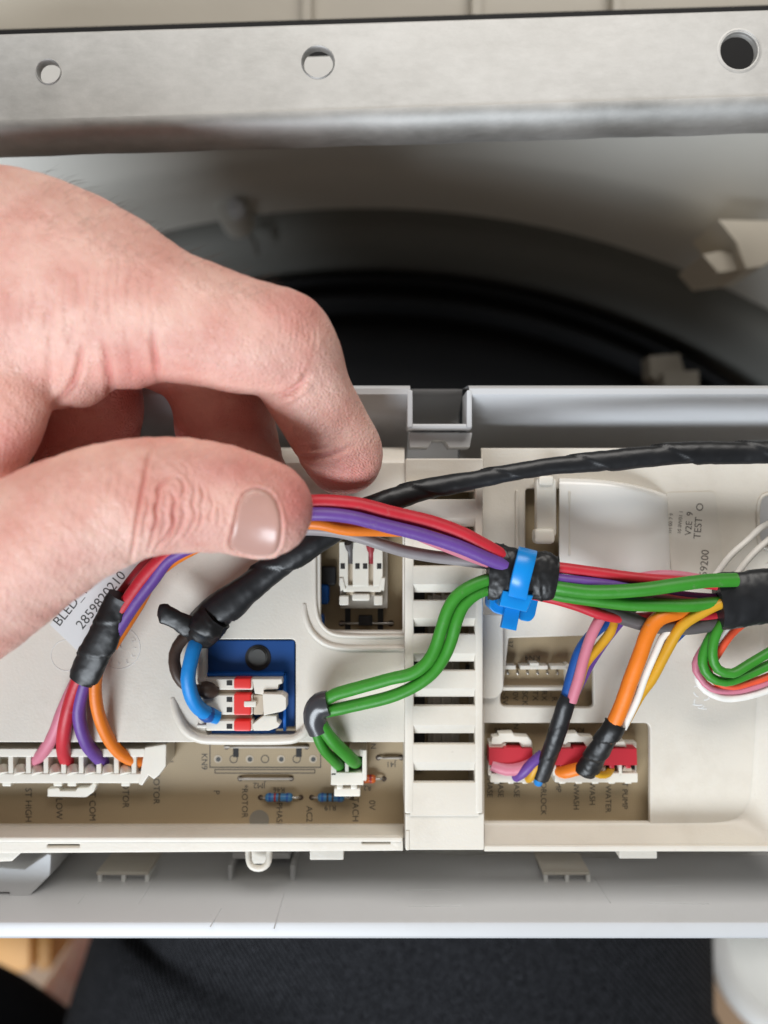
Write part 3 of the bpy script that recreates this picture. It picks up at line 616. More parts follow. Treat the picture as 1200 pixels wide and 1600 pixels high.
# moulded date stamp
for cx, cy, r in ((186, 1012, 33), (104, 1024, 24)):
    bm = bmesh.new(); pts = [(cx+r*math.cos(t*.1309), cy+r*math.sin(t*.1309), -.04) for t in range(49)]; add_tube(bm, pts, .8, seg=6, step=1.2)
    o = link('date_stamp_ring', bm_mesh(bm), M['hump'], cov, smooth=60)
    if r > 30:
        for k in range(12):
            t = k*math.pi/6; text(str(k+1), cx+25*math.cos(t), cy+25*math.sin(t), -math.degrees(t)-90, 9, .02, M['hump'], o, name='raised_digit', thick=.06)
        tube('pointer', [(cx-15, cy, .03), (cx, cy, .1)], 1.2, M['hump'], o, seg=6); cyl('hub', cx, cy, .18, -.1, 3, M['hump'], o, seg=12)

# ================================================================== labels
lab = empty('paper_sticker', P(150, 930, .05), 'grey paper sticker with black part number under the thumb', 'label')
th = math.radians(52)
def rp(cx, cy, u, v): return (cx+u*math.cos(th)+v*math.sin(th), cy-u*math.sin(th)+v*math.cos(th))
base = (78, 976)
plate('paper', [base, (120, 1016), (262, 834), (218, 796)], [], .12, .1, .02, M['label'], lab)
text('BLED_T24', 118, 938, 51, 22, .14, M['ink'], lab); text('2859820210', 158, 938, 51, 22, .14, M['ink'], lab)
lb2 = empty('test_sticker', P(1085, 830, ZP), 'pale sticker with TEST print beside the white hump', 'label')
plate('paper', rounded([(1040, 770), (1118, 768), (1136, 930), (1052, 930)], [8, 10, 0, 0]), [], ZP+.3, .25, .05, M['label2'], lb2)
text('59200', 1101, 880, 85, 17, ZP+.33, M['ink_soft'], lb2); text('TEST  O', 1092, 814, 85, 16, ZP+.33, M['ink_soft'], lb2); text('V2E  9', 1077, 818, 85, 14, ZP+.33, M['ink_soft'], lb2)
text('10 0W01 1', 1063, 816, 85, 8, ZP+.33, M['ink_soft'], lb2); text('1H 00 7 9', 1048, 818, 85, 8, ZP+.33, M['ink_soft'], lb2)

# ================================================================== plugs
# A: long comb plug at the left
pa = empty('comb_plug', P(110, 1200, ZB), 'long white comb plug with pink red purple and orange wires', 'plug')
zt = -2.5
boxes('base', [(-200, 1172, 226, 1222, -5.5, ZB)], M['plug'], pa)
boxes('back_rail', [(-200, 1170, 226, 1183, zt, ZB)], M['plug'], pa, bevel=.2)
boxes('front_rail', [(-200, 1209, 220, 1224, zt, ZB)], M['plug'], pa, bevel=.2)
for k in range(14):
    x = 211-27.5*k
    boxes('divider', [(x-6, 1180, x+2, 1212, zt-.15, ZB)], M['plug'], pa, bevel=.2)
    bm = bmesh.new(); add_tube(bm, [(x-14, 1201, zt-1.6), (x-14, 1206, zt-.6), (x-14, 1210, zt-.2)], 9, seg=14); link('scoop', bm_mesh(bm), M['plug'], pa)
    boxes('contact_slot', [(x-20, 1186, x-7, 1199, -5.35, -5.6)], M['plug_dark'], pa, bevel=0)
prism('end_block', [(224, 1178), (226, 1168), (256, 1163), (260, 1164), (259, 1198), (248, 1212), (240, 1218), (232, 1212), (222, 1228), (216, 1226)], zt+.6, ZB, M['plug'], pa, bevel=.3)
for x in (10, 90, 112, 196): boxes('foot', [(x-7, 1222, x+7, 1229, zt-2.5, ZB)], M['plug'], pa)
prism('latch', [(74, 1245), (74, 1233), (92, 1231), (94, 1236), (118, 1236), (121, 1231), (138, 1230), (146, 1223), (151, 1226), (146, 1238), (134, 1246)], -5, -6.8, M['plug'], pa, bevel=.2)
# B: blue relay with two-wire plug
rl = empty('blue_relay', P(392, 1075, ZB), 'dark blue relay block with a grey screw in the cover window', 'relay')
boxes('body', [(323, 1000, 461, 1136, -2.5, ZB)], M['relay'], rl, bevel=.4)
boxes('socket_wall', [(316, 1052, 447, 1057, -.9, -3), (442, 1052, 447, 1143, -.9, -3), (330, 1139, 430, 1146, -.9, -3), (340, 1057, 442, 1139, -2.2, -3)], M['relay2'], rl, bevel=.2)
bm = bmesh.new(); add_cyl(bm, 403, 1028, -2.3, -4, 20.5, 28, .15); link('screw_well', bm_mesh(bm), M['black_hole'], rl)
bm = bmesh.new(); add_cyl(bm, 402.5, 1027, -1.7, -4, 15, 24, .35); link('screw', bm_mesh(bm), M['screw_d'], rl)
boxes('terminal_strip', [(318, 1147, 461, 1155, -5, -8)], M['plug_dark'], rl)
pb = empty('two_way_plug', P(375, 1100, -2), 'white plug with bright red inserts on the blue relay', 'plug')
z = 1.2
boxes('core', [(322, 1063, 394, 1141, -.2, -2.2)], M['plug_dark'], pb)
for y0, y1 in ((1061, 1078), (1086, 1117), (1126, 1142)): boxes('bar', [(322, y0, 395, y1, z, -2)], M['plug'], pb, bevel=.25)
for pts in ([(307, 1062), (324, 1061), (340, 1068), (324, 1070), (310, 1069)], [(309, 1097), (313, 1089), (320, 1086), (332, 1090), (324, 1096), (313, 1096)], [(309, 1107), (324, 1105), (332, 1112), (318, 1117), (310, 1113)], [(307, 1133), (326, 1132), (340, 1127), (336, 1138), (308, 1137)]):
    prism('claw', pts, z-.1, -1.5, M['plug'], pb, bevel=.2)
for y0, y1 in ((1060, 1077), (1084, 1118), (1126, 1143)): boxes('red_insert', [(365, y0, 392, y1, z+.5, -1)], M['bright_red'], pb, bevel=.4)
boxes('key', [(381, 1096, 400, 1105, z+.7, 0)], M['plug'], pb, bevel=.2)
for y in (1067, 1093, 1109, 1135): boxes('inspection_hole', [(354, y-4, 363, y+4, z+.05, z-.4)], M['black_hole'], pb, bevel=.05)
prism('upper_arm', [(394, 1061), (440, 1061), (441, 1068), (435, 1070), (434, 1077), (412, 1078), (412, 1086), (398, 1084)], z+.3, -1.5, M['plug'], pb)
prism('lower_arm', [(396, 1142), (394, 1132), (404, 1124), (412, 1118), (432, 1119), (433, 1128), (438, 1132), (434, 1137), (420, 1142)], z+.3, -1.5, M['plug'], pb)
prism('latch', rounded([(410, 1084), (440, 1085), (447, 1090), (447, 1108), (440, 1112), (412, 1118)], 2), z+1.4, -1, M['plug'], pb, bevel=.4)
boxes('latch_root', [(396, 1086, 412, 1117, z-.2, -1)], M['plug_dark'], pb)
# C: green-wire plug
pc = empty('tach_plug', P(545, 1210, ZB), 'small white plug with two green wires', 'plug')
bm = bmesh.new()
for q in ((517, 1207, 568, 1227, -3.2, ZB), (566, 1172, 573, 1220, -3.0, ZB), (545, 1171, 568, 1182, -3.2, ZB), (517, 1190, 526, 1212, -3.2, ZB), (539, 1182, 545, 1210, -3.4, ZB)): pbox(bm, *q, bevel=.2)
link('housing', bm_mesh(bm), M['plug'], pc)
boxes('cavity', [(520, 1176, 568, 1209, -6.2, ZB)], M['black_hole'], pc)
boxes('latch', [(522, 1232, 563, 1245, -4, -7)], M['plug'], pc, bevel=.3); boxes('latch_arm', [(526, 1226, 536, 1234, -4, -7), (548, 1226, 558, 1234, -4, -7)], M['plug'], pc); boxes('gap', [(536, 1222, 548, 1236, -5, -8)], M['plug_dark'], pc)
# D: plug in the upper window
pd = empty('window_plug', P(568, 900, -7), 'white plug with four square holes inside the upper cover window', 'plug')
boxes('socket', [(531, 850, 606, 951, -6, ZB)], M['heat'], pd, bevel=.3)
for x0, x1 in ((530, 544), (551, 576), (583, 598)): boxes('bar', [(x0, 847, x1, 916, -3, -7)], M['plug'], pd, bevel=.2)
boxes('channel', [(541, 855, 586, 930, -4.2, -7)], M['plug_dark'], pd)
for x in (535, 558, 570, 592): boxes('inspection_hole', [(x-3, 880, x+4, 889, -2.95, -3.6)], M['black_hole'], pd, bevel=.05)
boxes('shoulder', [(536, 914, 596, 925, -3.2, -7)], M['plug'], pd, bevel=.3)
boxes('foot', [(530, 931, 545, 946, -3.2, -7)], M['plug'], pd, bevel=.3); boxes('foot', [(584, 931, 598, 946, -3.2, -7)], M['plug'], pd, bevel=.3); boxes('latch', [(550, 928, 578, 939, -2.6, -6)], M['plug'], pd, bevel=.4)
prism('side_clip', [(530, 903), (536, 903), (540, 920), (532, 924)], -2.7, -6, M['plug'], pd); prism('side_clip', [(596, 903), (602, 903), (600, 924), (592, 920)], -2.7, -6, M['plug'], pd)
tube('dark_wire_end', [(547, 880, -4.4), (547, 862, -4), (544, 848, -2.5)], 6.5, M['dgrey'], pd, seg=12); tube('red_wire_end', [(580, 880, -4.4), (580, 864, -4), (578, 850, -2.5)], 6.5, M['dred'], pd, seg=12)
# E, F: red-and-white pump plugs
def pump_plug(x0, x1, n, nm_label, tabx):
    o = empty('pump_plug', P((x0+x1)/2, 1195, ZB), nm_label, 'plug', 'red and white plugs in the right opening')
    boxes('base', [(x0, 1160, x1, 1220, -6.6, ZB)], M['plug'], o)
    boxes('front_rail', [(x0+1, 1208, x1+2, 1223, -4.0, ZB)], M['plug'], o, bevel=.25)
    prism('red_strip', [(x0-1, 1170)]+[(x0+tabx, 1170), (x0+tabx, 1168), (x0+tabx+28, 1168), (x0+tabx+28, 1170)]+[(x1, 1170), (x1+1, 1196), (x0-1, 1196)], -3.4, -7, M['red_plug'], o, bevel=.3)
    w = (x1-x0)/n
    for k in range(n):
        a = x0+w*k
        boxes('cell_wall', [(a-2, 1192, a+3, 1212, -4, ZB)], M['plug'], o, bevel=.15)
        boxes('red_tooth', [(a+w*.5-4, 1192, a+w*.5+4, 1201, -3.6, -7)], M['red_plug'], o, bevel=.2)
        boxes('cavity', [(a+4, 1196, a+w-3, 1208, -6.4, -6.7)], M['black_hole'], o, bevel=0)
        boxes('rail_foot', [(a+w*.3, 1218, a+w*.7, 1225, -5, ZB)], M['plug'], o, bevel=.2)
    prism('latch', [(x0+4, 1152), (x0+14, 1150), (x0+14, 1146), (x0+36, 1145), (x0+40, 1150), (x0+60, 1151), (x0+66, 1158), (x0+66, 1168), (x0+50, 1168), (x0+46, 1160), (x0+22, 1160), (x0+18, 1164), (x0+2, 1164)], -4.2, -6.5, M['plug'], o, bevel=.3)
    boxes('latch_root', [(x0-1, 1160, x0+26, 1172, -4.6, -8)], M['plug'], o)
    return o
pump_plug(765, 832, 3, 'short red and white plug with pink and purple wires', 22)
q = pump_plug(866, 995, 5, 'longer red and white plug under the orange wire', 30)
prism('end_latch', [(950, 1166), (954, 1160), (976, 1158), (980, 1168)], -4.2, -7, M['plug'], q, bevel=.3); prism('spare_terminal', [(972, 1206), (976, 1196), (983, 1192), (986, 1198), (990, 1208)], -4.4, -7, M['plug_dark'], q)
# G: pin header
hd = empty('pin_header', P(835, 1060, ZB), 'cream six pin header in the upper right opening', 'header')
boxes('wall', [(786, 1074, 890, 1079, -6, ZB)], M['plug'], hd, bevel=.1); boxes('wall', [(786, 1040, 806, 1046, -6, ZB), (813, 1040, 856, 1046, -6, ZB), (861, 1040, 890, 1046, -6, ZB), (884, 1038, 890, 1079, -6, ZB), (828, 1036, 842, 1042, -6, ZB)], M['plug'], hd, bevel=.1)
boxes('floor', [(786, 1044, 888, 1076, -8, ZB)], M['pcb'], hd, bevel=0)
for k in range(6): boxes('pin', [(794+k*15.6-1.6, 1050, 794+k*15.6+1.6, 1054, -6.2, -8.2)], M['steel'], hd, bevel=.1)

# ================================================================== wires
def bundle(name, label, at, cat='wires'): return empty(name, P(*at), label, cat)
# held bundle
hb = bundle('held_wire_bundle', 'red purple orange and pink wires pinched between thumb and finger', (500, 800, 15))
ZW = 17
def wr(par, nm, c, pts, r, label=None, **kw):
    pts = [pts[0]]+[(q[0]+random.uniform(-1.3, 1.3), q[1]+random.uniform(-1.3, 1.3), q[2]+random.uniform(-.12, .12)) for q in pts[1:-1]]+[pts[-1]]
    return tube(nm, pts, r*.88, M[c], par, label=label, wrinkle=.018, seg=18, seed=random.randint(0, 50), **kw)
wr(hb, 'wire', 'red', [(790, 872, 11), (763, 856, 12), (720, 834, 13), (680, 818, 14), (640, 808, 15), (600, 798, 16), (560, 789, 17), (520, 784, 18), (485, 783, 18), (430, 790, 17), (370, 808, 15), (310, 838, 13), (262, 868, 12), (228, 902, 11), (195, 948, 10), (165, 990, 9)], 13, 'red wire')
wr(hb, 'wire', 'purple', [(790, 884, 12), (760, 872, 13), (715, 853, 14), (660, 836, 15.5), (600, 820, 17), (545, 808, 18.5), (490, 803, 19), (430, 810, 17), (370, 826, 15), (315, 848, 13), (268, 870, 12), (238, 905, 11), (210, 945, 10), (180, 990, 9)], 12, 'purple wire')
wr(hb, 'wire', 'pink', [(790, 888, 9), (755, 876, 10), (700, 856, 11.5), (640, 832, 13), (590, 812, 15), (540, 801, 17), (490, 796, 17), (430, 800, 15), (370, 815, 13), (300, 848, 11), (245, 885, 9.5), (205, 940, 8), (160, 1000, 8)], 8.5, 'pink wire')
wr(hb, 'wire', 'orange', [(790, 878, 8), (745, 856, 9), (690, 836, 10.5), (640, 829, 12), (590, 829, 14), (540, 826, 15.5), (490, 817, 16.5), (430, 822, 14), (370, 835, 12), (300, 858, 10), (245, 895, 9), (215, 945, 8), (175, 1010, 8)], 11, 'orange wire')
wr(hb, 'wire', 'grey', [(790, 880, 8), (757, 880, 8), (715, 874, 8), (670, 869, 8.5), (630, 862, 9.5), (595, 851, 10.5), (560, 838, 11), (525, 830, 11), (480, 828, 10), (440, 832, 8)], 11, 'grey wire')
wr(hb, 'wire', 'dred', [(252, 862, 8), (225, 888, 8), (190, 930, 7), (150, 985, 6)], 12, 'dark red wire')
tube('tape_wrap', [(189, 932, 10.5, 21), (183, 945, 10, 22.5), (167, 983, 9.4, 24), (149, 1020, 8.5, 25), (135, 1048, 7.4, 24), (127, 1064, 6.8, 20)], 24, M['tape'], hb, wrinkle=0.039, spiral=.10, pitch=8, flat=.55, seg=44, step=.35, seed=3)
wr(hb, 'wire', 'pink', [(126, 1050, 5), (114, 1075, 4), (100, 1110, 2), (85, 1145, 0), (72, 1168, -2), (60, 1186, -4), (48, 1197, -6.5)], 11, 'pink wire')
wr(hb, 'wire', 'red', [(128, 1050, 6), (115, 1080, 5), (105, 1115, 4), (99, 1145, 2), (99, 1170, -1), (104, 1187, -4), (109, 1196, -7)], 12, 'red wire')
wr(hb, 'wire', 'purple', [(138, 1050, 6), (128, 1080, 5), (124, 1110, 4), (128, 1140, 2.5), (138, 1166, 0), (152, 1184, -3), (163, 1192, -6)], 11.5, 'purple wire')
wr(hb, 'wire', 'orange', [(158, 1030, 7), (149, 1060, 6), (149, 1090, 5), (155, 1120, 3.5), (167, 1150, 1), (186, 1174, -2), (208, 1187, -4), (228, 1191, -5.5)], 11, 'orange wire')
# black cable
bc = bundle('black_cable', 'black taped cable passing under the fingers to the blue relay', (600, 780, 8), 'cable')
tube('sleeve', [(1420, 700, 8, 18), (1300, 703, 8, 18), (1200, 707, 8, 18), (1100, 707, 8, 17.5), (1020, 712, 8, 17), (930, 722, 8, 16), (860, 728, 8, 13.5), (800, 739, 8, 13.5), (740, 750, 8, 14.5), (680, 762, 8, 16.5), (630, 775, 8, 18), (580, 793, 8, 19), (530, 822, 8, 20), (480, 853, 8, 21), (430, 886, 7, 22), (385, 920, 6.5, 24), (350, 948, 6, 27), (325, 972, 5, 28), (312, 990, 4, 24)], 18, M['sleeve'], bc, wrinkle=.03, spiral=.17, pitch=18, flat=.75, seg=40, step=.5, seed=5)
tube('tape_tail', [(248, 954, 8, 9), (256, 957, 8.3, 14), (272, 966, 8, 14), (292, 976, 7.5, 16), (318, 984, 6.5, 17), (340, 972, 6, 11)], 14, M['tape'], bc, wrinkle=.14, flat=.32, seg=30, step=.35, seed=9)
tube('tape_collar', [(338, 962, 6.5, 26), (322, 978, 6, 29), (308, 996, 4.5, 23)], 27, M['tape'], bc, wrinkle=0.072, spiral=.12, pitch=5, flat=.8, seg=40, step=.3, seed=12)
wr(bc, 'wire', 'brown', [(305, 985, 3.5), (284, 1000, 4), (273, 1022, 4.5), (274, 1046, 5), (285, 1066, 4.5), (304, 1078, 3), (322, 1079, 1.5), (340, 1079, .4)], 10.5, 'brown wire')
tube('wire_end', [(312, 1077, 2.2, 11), (322, 1078, 1.8, 14), (334, 1080, 1.2, 11), (340, 1080, .8, 6)], 12, M['brown'], bc, seg=14)
wr(bc, 'wire', 'blue', [(316, 985, 4), (304, 1008, 6.5), (296, 1035, 7.5), (294, 1060, 7.5), (300, 1088, 6), (312, 1106, 4), (326, 1116, 2), (340, 1120, .6)], 13, 'bright blue wire')
tube('wire_end', [(314, 1112, 2.4, 10), (324, 1116, 2, 13), (334, 1119, 1.2, 10)], 12, M['dblue'], bc, seg=14)
# green pair
gp = bundle('green_wire_pair', 'two green wires curving from the blue tie to the small white plug', (600, 1060, 5))
wr(gp, 'wire', 'green', [(790, 905, 10), (764, 906, 10.5), (738, 914, 11), (714, 930, 11), (698, 954, 10.5), (688, 985, 9.8), (680, 1012, 9.2), (668, 1035, 8.8), (645, 1051, 8.4), (610, 1062, 7.8), (560, 1075, 7), (525, 1086, 6.5), (505, 1096, 6)], 11.2, 'upper green wire')
wr(gp, 'wire', 'green', [(790, 915, 9.5), (766, 920, 9.5), (745, 928, 9.8), (726, 946, 10), (714, 970, 9.6), (706, 1000, 9), (694, 1028, 8.4), (676, 1052, 8), (645, 1074, 7.4), (610, 1088, 6.8), (560, 1100, 6), (525, 1108, 5.5), (505, 1112, 5)], 11.2, 'lower green wire')
tube('grey_sleeve', [(513, 1098, 6.2, 20), (502, 1101, 6, 21), (493, 1112, 5.5, 19), (492, 1126, 4.8, 18), (498, 1142, 4, 17)], 19, M['shrink'], gp, flat=.8, seg=24, step=.6, wrinkle=.03)
wr(gp, 'wire', 'green', [(490, 1122, 4.5), (496, 1146, 3), (506, 1168, 1), (518, 1186, -1.5), (528, 1196, -4), (532, 1198, -6.5)], 9.5, 'short green wire')
wr(gp, 'wire', 'green', [(496, 1120, 5), (508, 1142, 4), (524, 1162, 2.5), (541, 1179, 0), (553, 1188, -3), (558, 1190, -6.5)], 11.5, 'short green wire')
# trunk between the tie and the black sleeve
tk = bundle('trunk_wires', 'taped trunk of red purple green and grey wires across the right side', (980, 925, 5))
wr(tk, 'wire', 'red', [(840, 884, 9), (872, 888, 9.5), (930, 895, 9.5), (990, 903, 9.5), (1050, 907, 9.5), (1100, 912, 9), (1150, 918, 9)], 10, 'red wire')
wr(tk, 'wire', 'pink', [(985, 906, 7.5), (1020, 900, 8), (1055, 899, 8), (1100, 905, 8), (1150, 910, 8)], 9, 'dusky pink wire')
wr(tk, 'wire', 'purple', [(840, 896, 9), (872, 904, 10), (930, 911, 10), (980, 916, 9), (1030, 926, 8), (1080, 933, 8), (1150, 938, 8)], 10, 'purple wire')
wr(tk, 'wire', 'green', [(840, 912, 9.5), (872, 918, 10.5), (920, 924, 11), (965, 925, 11.5), (1010, 920, 12), (1060, 913, 12), (1105, 909, 11.5), (1150, 906, 11)], 12.5, 'green wire')
wr(tk, 'wire', 'green', [(840, 922, 9), (880, 930, 9.5), (930, 937, 9.8), (980, 943, 9.8), (1030, 946, 9.8), (1080, 945, 9.8), (1150, 940, 9)], 12, 'green wire')
wr(tk, 'wire', 'pink', [(980, 930, 8.5), (1030, 932, 9), (1075, 937, 9.2), (1150, 942, 9)], 5, 'pink wire')
wr(tk, 'wire', 'red', [(830, 928, 8), (868, 937, 8.5), (905, 948, 8.5), (945, 961, 8), (990, 966, 6.5), (1040, 964, 6.5), (1100, 962, 6.5), (1160, 958, 6.5)], 10, 'red wire')
wr(tk, 'wire', 'dgrey', [(840, 925, 7.5), (885, 935, 7.5), (930, 948, 7.2), (975, 964, 6.8), (1020, 976, 6.5), (1065, 980, 6.5), (1110, 976, 6.5), (1160, 968, 6.5)], 14, 'dark grey wire')
tube('tape_wrap', [(762, 892, 10.5, 40), (774, 892, 10.5, 43), (795, 894, 10.8, 41), (815, 896, 10.5, 36), (835, 898, 10.5, 36), (855, 900, 10.5, 37), (869, 902, 10.5, 35)], 38, M['tape'], tk, wrinkle=0.072, spiral=.06, pitch=6, flat=.42, seg=64, step=.25, seed=21)
tube('sleeve', [(1122, 942, 9, 42), (1136, 940, 9, 44), (1165, 936, 9, 42), (1200, 930, 9, 42), (1300, 912, 9, 42), (1420, 890, 9, 42)], 42, M['sleeve'], tk, wrinkle=.05, spiral=.05, pitch=20, flat=.42, seg=44, step=.5, seed=22)
# doorlock branch
db = bundle('pink_blue_branch', 'pink blue and yellow wires taped together above the short plug', (880, 1080, 2))
wr(db, 'wire', 'dblue', [(975, 955, 5), (950, 970, 5.5), (925, 993, 6), (906, 1020, 6), (894, 1055, 5.5), (884, 1092, 5)], 10, 'dark blue wire')
wr(db, 'wire', 'purple', [(990, 950, 4.5), (968, 974, 4.5), (945, 1005, 4), (925, 1035, 3.5), (905, 1070, 3.5), (890, 1100, 3.5)], 8, 'purple wire')
wr(db, 'wire', 'yellow', [(980, 945, 6), (962, 965, 6.2), (953, 988, 6), (936, 1012, 5.8), (915, 1038, 5.4), (902, 1070, 5), (890, 1100, 4.5)], 8.5, 'yellow wire')
wr(db, 'wire', 'pink', [(955, 940, 7), (940, 962, 7.5), (925, 990, 8), (913, 1025, 7.5), (904, 1058, 7), (893, 1096, 6)], 9.6, 'pink wire')
tube('tape_wrap', [(889, 1089, 5.6, 13), (883, 1104, 5.2, 14), (872, 1140, 3, 14), (858, 1180, 0, 13.5), (848, 1208, -2, 12.5), (845, 1216, -2.6, 12)], 18, M['sleeve'], db, wrinkle=0.033, spiral=.07, pitch=9, flat=.75, seg=40, step=.35, seed=31)
wr(db, 'wire', 'pink', [(842, 1190, -2.5), (815, 1201, -3.4), (790, 1202, -3.8), (768, 1194, -4.4)], 11, 'pink wire')
wr(db, 'wire', 'purple', [(848, 1178, -1.5), (832, 1192, -1.6), (818, 1208, -2.6), (806, 1214, -4.5)], 9, 'purple wire')
wr(db, 'wire', 'yellow', [(848, 1185, -2), (836, 1200, -2), (828, 1214, -3.4), (824, 1216, -5)], 8, 'yellow wire')
wr(db, 'wire', 'blue', [(846, 1208, -2.6), (843, 1218, -3), (841, 1222, -4.6)], 8, 'blue wire')
# pump branch
pbn = bundle('orange_branch', 'thick orange wire with white and yellow wires taped above the longer plug', (960, 1100, 2))
wr(pbn, 'wire', 'orange', [(1095, 944, 6.5), (1060, 955, 8), (1030, 966, 9), (1012, 990, 9), (1000, 1022, 8.5), (986, 1062, 7.5), (972, 1098, 6.4), (958, 1132, 5), (948, 1155, 4)], 13.6, 'thick orange wire')
wr(pbn, 'wire', 'white', [(1095, 966, 6), (1064, 976, 6.8), (1040, 992, 7.2), (1024, 1018, 7), (1010, 1056, 6.4), (994, 1094, 5.6), (974, 1138, 4.6)], 6.2, 'white wire')
wr(pbn, 'wire', 'dblue', [(1145, 950, 6), (1110, 958, 6), (1078, 976, 6), (1050, 1000, 5.5), (1030, 1026, 5), (1012, 1062, 4.5), (985, 1110, 4)], 9, 'blue wire')
wr(pbn, 'wire', 'yellow', [(1150, 936, 10), (1124, 945, 10), (1094, 958, 9.5), (1066, 978, 8.6), (1048, 1006, 7.5), (1034, 1034, 6.5), (1016, 1062, 5.6), (1000, 1086, 5), (975, 1130, 4)], 9.5, 'yellow wire')
tube('tape_wrap', [(962, 1130, 5.2, 16.5), (956, 1141, 5, 17.5), (940, 1166, 3, 17.5), (924, 1192, 0, 18), (914, 1208, -1.4, 16.5)], 23, M['tape'], pbn, wrinkle=0.044, spiral=.13, pitch=5.5, flat=.7, seg=44, step=.3, seed=33)
wr(pbn, 'wire', 'orange', [(918, 1198, -1.5), (898, 1203, -2.2), (882, 1206, -3.5), (872, 1203, -5)], 11, 'orange wire')
wr(pbn, 'wire', 'yellow', [(922, 1204, -2), (938, 1211, -2.6), (950, 1208, -3.6), (955, 1200, -5.2)], 6.5, 'yellow wire')
# loop at the right edge
lp = bundle('looped_wires', 'green red pink and white wires looping under the black sleeve', (1120, 1060, 3))
wr(lp, 'wire', 'green', [(1150, 960, 8), (1130, 972, 8), (1116, 996, 8), (1112, 1024, 7.5), (1122, 1046, 7), (1145, 1051, 7), (1172, 1038, 7), (1205, 1016, 7), (1290, 970, 7)], 8.5, 'green wire')
wr(lp, 'wire', 'green', [(1148, 966, 6.8), (1124, 980, 6.6), (1104, 1008, 6.2), (1098, 1036, 6), (1110, 1058, 5.8), (1134, 1065, 5.6), (1165, 1056, 5.6), (1205, 1036, 5.6), (1290, 1000, 5.6)], 8.5, 'green wire')
wr(lp, 'wire', 'redorange', [(1165, 972, 6), (1144, 992, 6), (1120, 1024, 5), (1108, 1048, 4), (1118, 1066, 4), (1145, 1073, 4.2), (1175, 1066, 4.4), (1205, 1056, 4.4), (1290, 1020, 4.4)], 6.5, 'orange red wire')
wr(lp, 'wire', 'white', [(1158, 966, 5), (1138, 984, 5), (1112, 1018, 4), (1092, 1044, 3), (1096, 1070, 3), (1122, 1088, 3), (1155, 1089, 3.2), (1205, 1074, 3.4), (1290, 1040, 3.4)], 7, 'white wire')
wr(lp, 'wire', 'pink', [(1140, 968, 4.6), (1106, 1004, 4), (1086, 1036, 3.4), (1092, 1058, 3.4), (1112, 1074, 3.6), (1145, 1080, 3.8), (1180, 1072, 4), (1215, 1058, 4), (1290, 1028, 4)], 6.5, 'pink wire')
ww = bundle('white_wire_pair', 'two thin white wires entering the opening at the right edge', (1160, 860, 0))
wr(ww, 'wire', 'white', [(1105, 915, 2), (1122, 895, 2), (1142, 868, 1.8), (1166, 844, 1), (1190, 826, -1), (1215, 812, -5)], 5.5); wr(ww, 'wire', 'white', [(1135, 915, 2), (1152, 895, 2), (1170, 872, 1.8), (1190, 852, .6), (1215, 832, -4)], 5.5)
# blue tie
ct = empty('cable_tie', P(810, 930, 0), 'bright blue plastic cable tie clip around the black tape', 'cable tie')
bm = bmesh.new()
pr = [(822, 957-18, 6), (817, 925, 14.6), (819, 905, 15.6), (824, 880, 15.4), (825, 866, 14.0), (823, 858, 11.0), (822, 857, 6)]
C = catmull([tuple(P(*q)) for q in [(807, 938, 11.5), (809, 930, 13.4), (812, 912, 15.4), (818, 888, 16.0), (823, 868, 15.0), (825, 859, 12.4), (825, 857, 7)]], .5)
V = []
for c in C:
    row = []
    for dx, dz in ((-1.85, -.5), (-1.85, .3), (-1.6, .5), (1.6, .5), (1.85, .3), (1.85, -.5)): row.append(bm.verts.new((c[0]+dx, c[1]-.25*dx, c[2]+dz)))
    V.append(row)
for i in range(len(V)-1):
    for k in range(6): bm.faces.new((V[i][k], V[i][(k+1) % 6], V[i+1][(k+1) % 6], V[i+1][k]))
bm.faces.new(V[0]); bm.faces.new(V[-1]); link('strap', bm_mesh(bm), M['tie'], ct, smooth=50)
prism('head', [(786, 923), (834, 931), (823, 957), (780, 947)], 13.0, 2, M['tie'], ct, bevel=.4)
prism('wing', rounded([(768, 914), (794, 918), (788, 962), (772, 958), (764, 950)], 5), 7, 0, M['tie'], ct, bevel=.5); prism('wing', rounded([(815, 936), (843, 930), (836, 964), (828, 972), (811, 969)], 5), 7, 0, M['tie'], ct, bevel=.5)
prism('tongue', [(790, 946), (814, 950), (807, 986), (783, 981)], 9, 7.4, M['tie'], ct, bevel=.25)

# ================================================================== hand
def smin(a, b, k):
    h = np.clip(.5+.5*(b-a)/k, 0, 1); return b+(a-b)*h-k*h*(1-h)
H = .62
lo = np.array([-122., -58., -14.]); hi = np.array([6., 84., 56.])
nx, ny, nz = [int(math.ceil(v/H)) for v in (hi-lo)]
gx = lo[0]+H*np.arange(nx); gy = lo[1]+H*np.arange(ny); gz = lo[2]+H*np.arange(nz)
def chain(pts, zs=1.0):
    rows = []
    for x, y, z, r in pts:
        v = P(x, y, z); rows.append((v.x, v.y, v.z, r*pxmm(z)))
    C = catmull(rows, 1.0); Fd = np.full((nx, ny, nz), 30.0, np.float32)
    for c in C:
        R = c[3]+7
        i0, i1 = np.searchsorted(gx, [c[0]-R, c[0]+R]); j0, j1 = np.searchsorted(gy, [c[1]-R, c[1]+R]); k0, k1 = np.searchsorted(gz, [c[2]-R, c[2]+R])
        if i1 <= i0 or j1 <= j0 or k1 <= k0: continue
        d = np.sqrt(((gx[i0:i1]-c[0])**2)[:, None, None]+((gy[j0:j1]-c[1])**2)[None, :, None]+(((gz[k0:k1]-c[2])/zs)**2)[None, None, :])-c[3]
        Fd[i0:i1, j0:j1, k0:k1] = np.minimum(Fd[i0:i1, j0:j1, k0:k1], d)
    return Fd
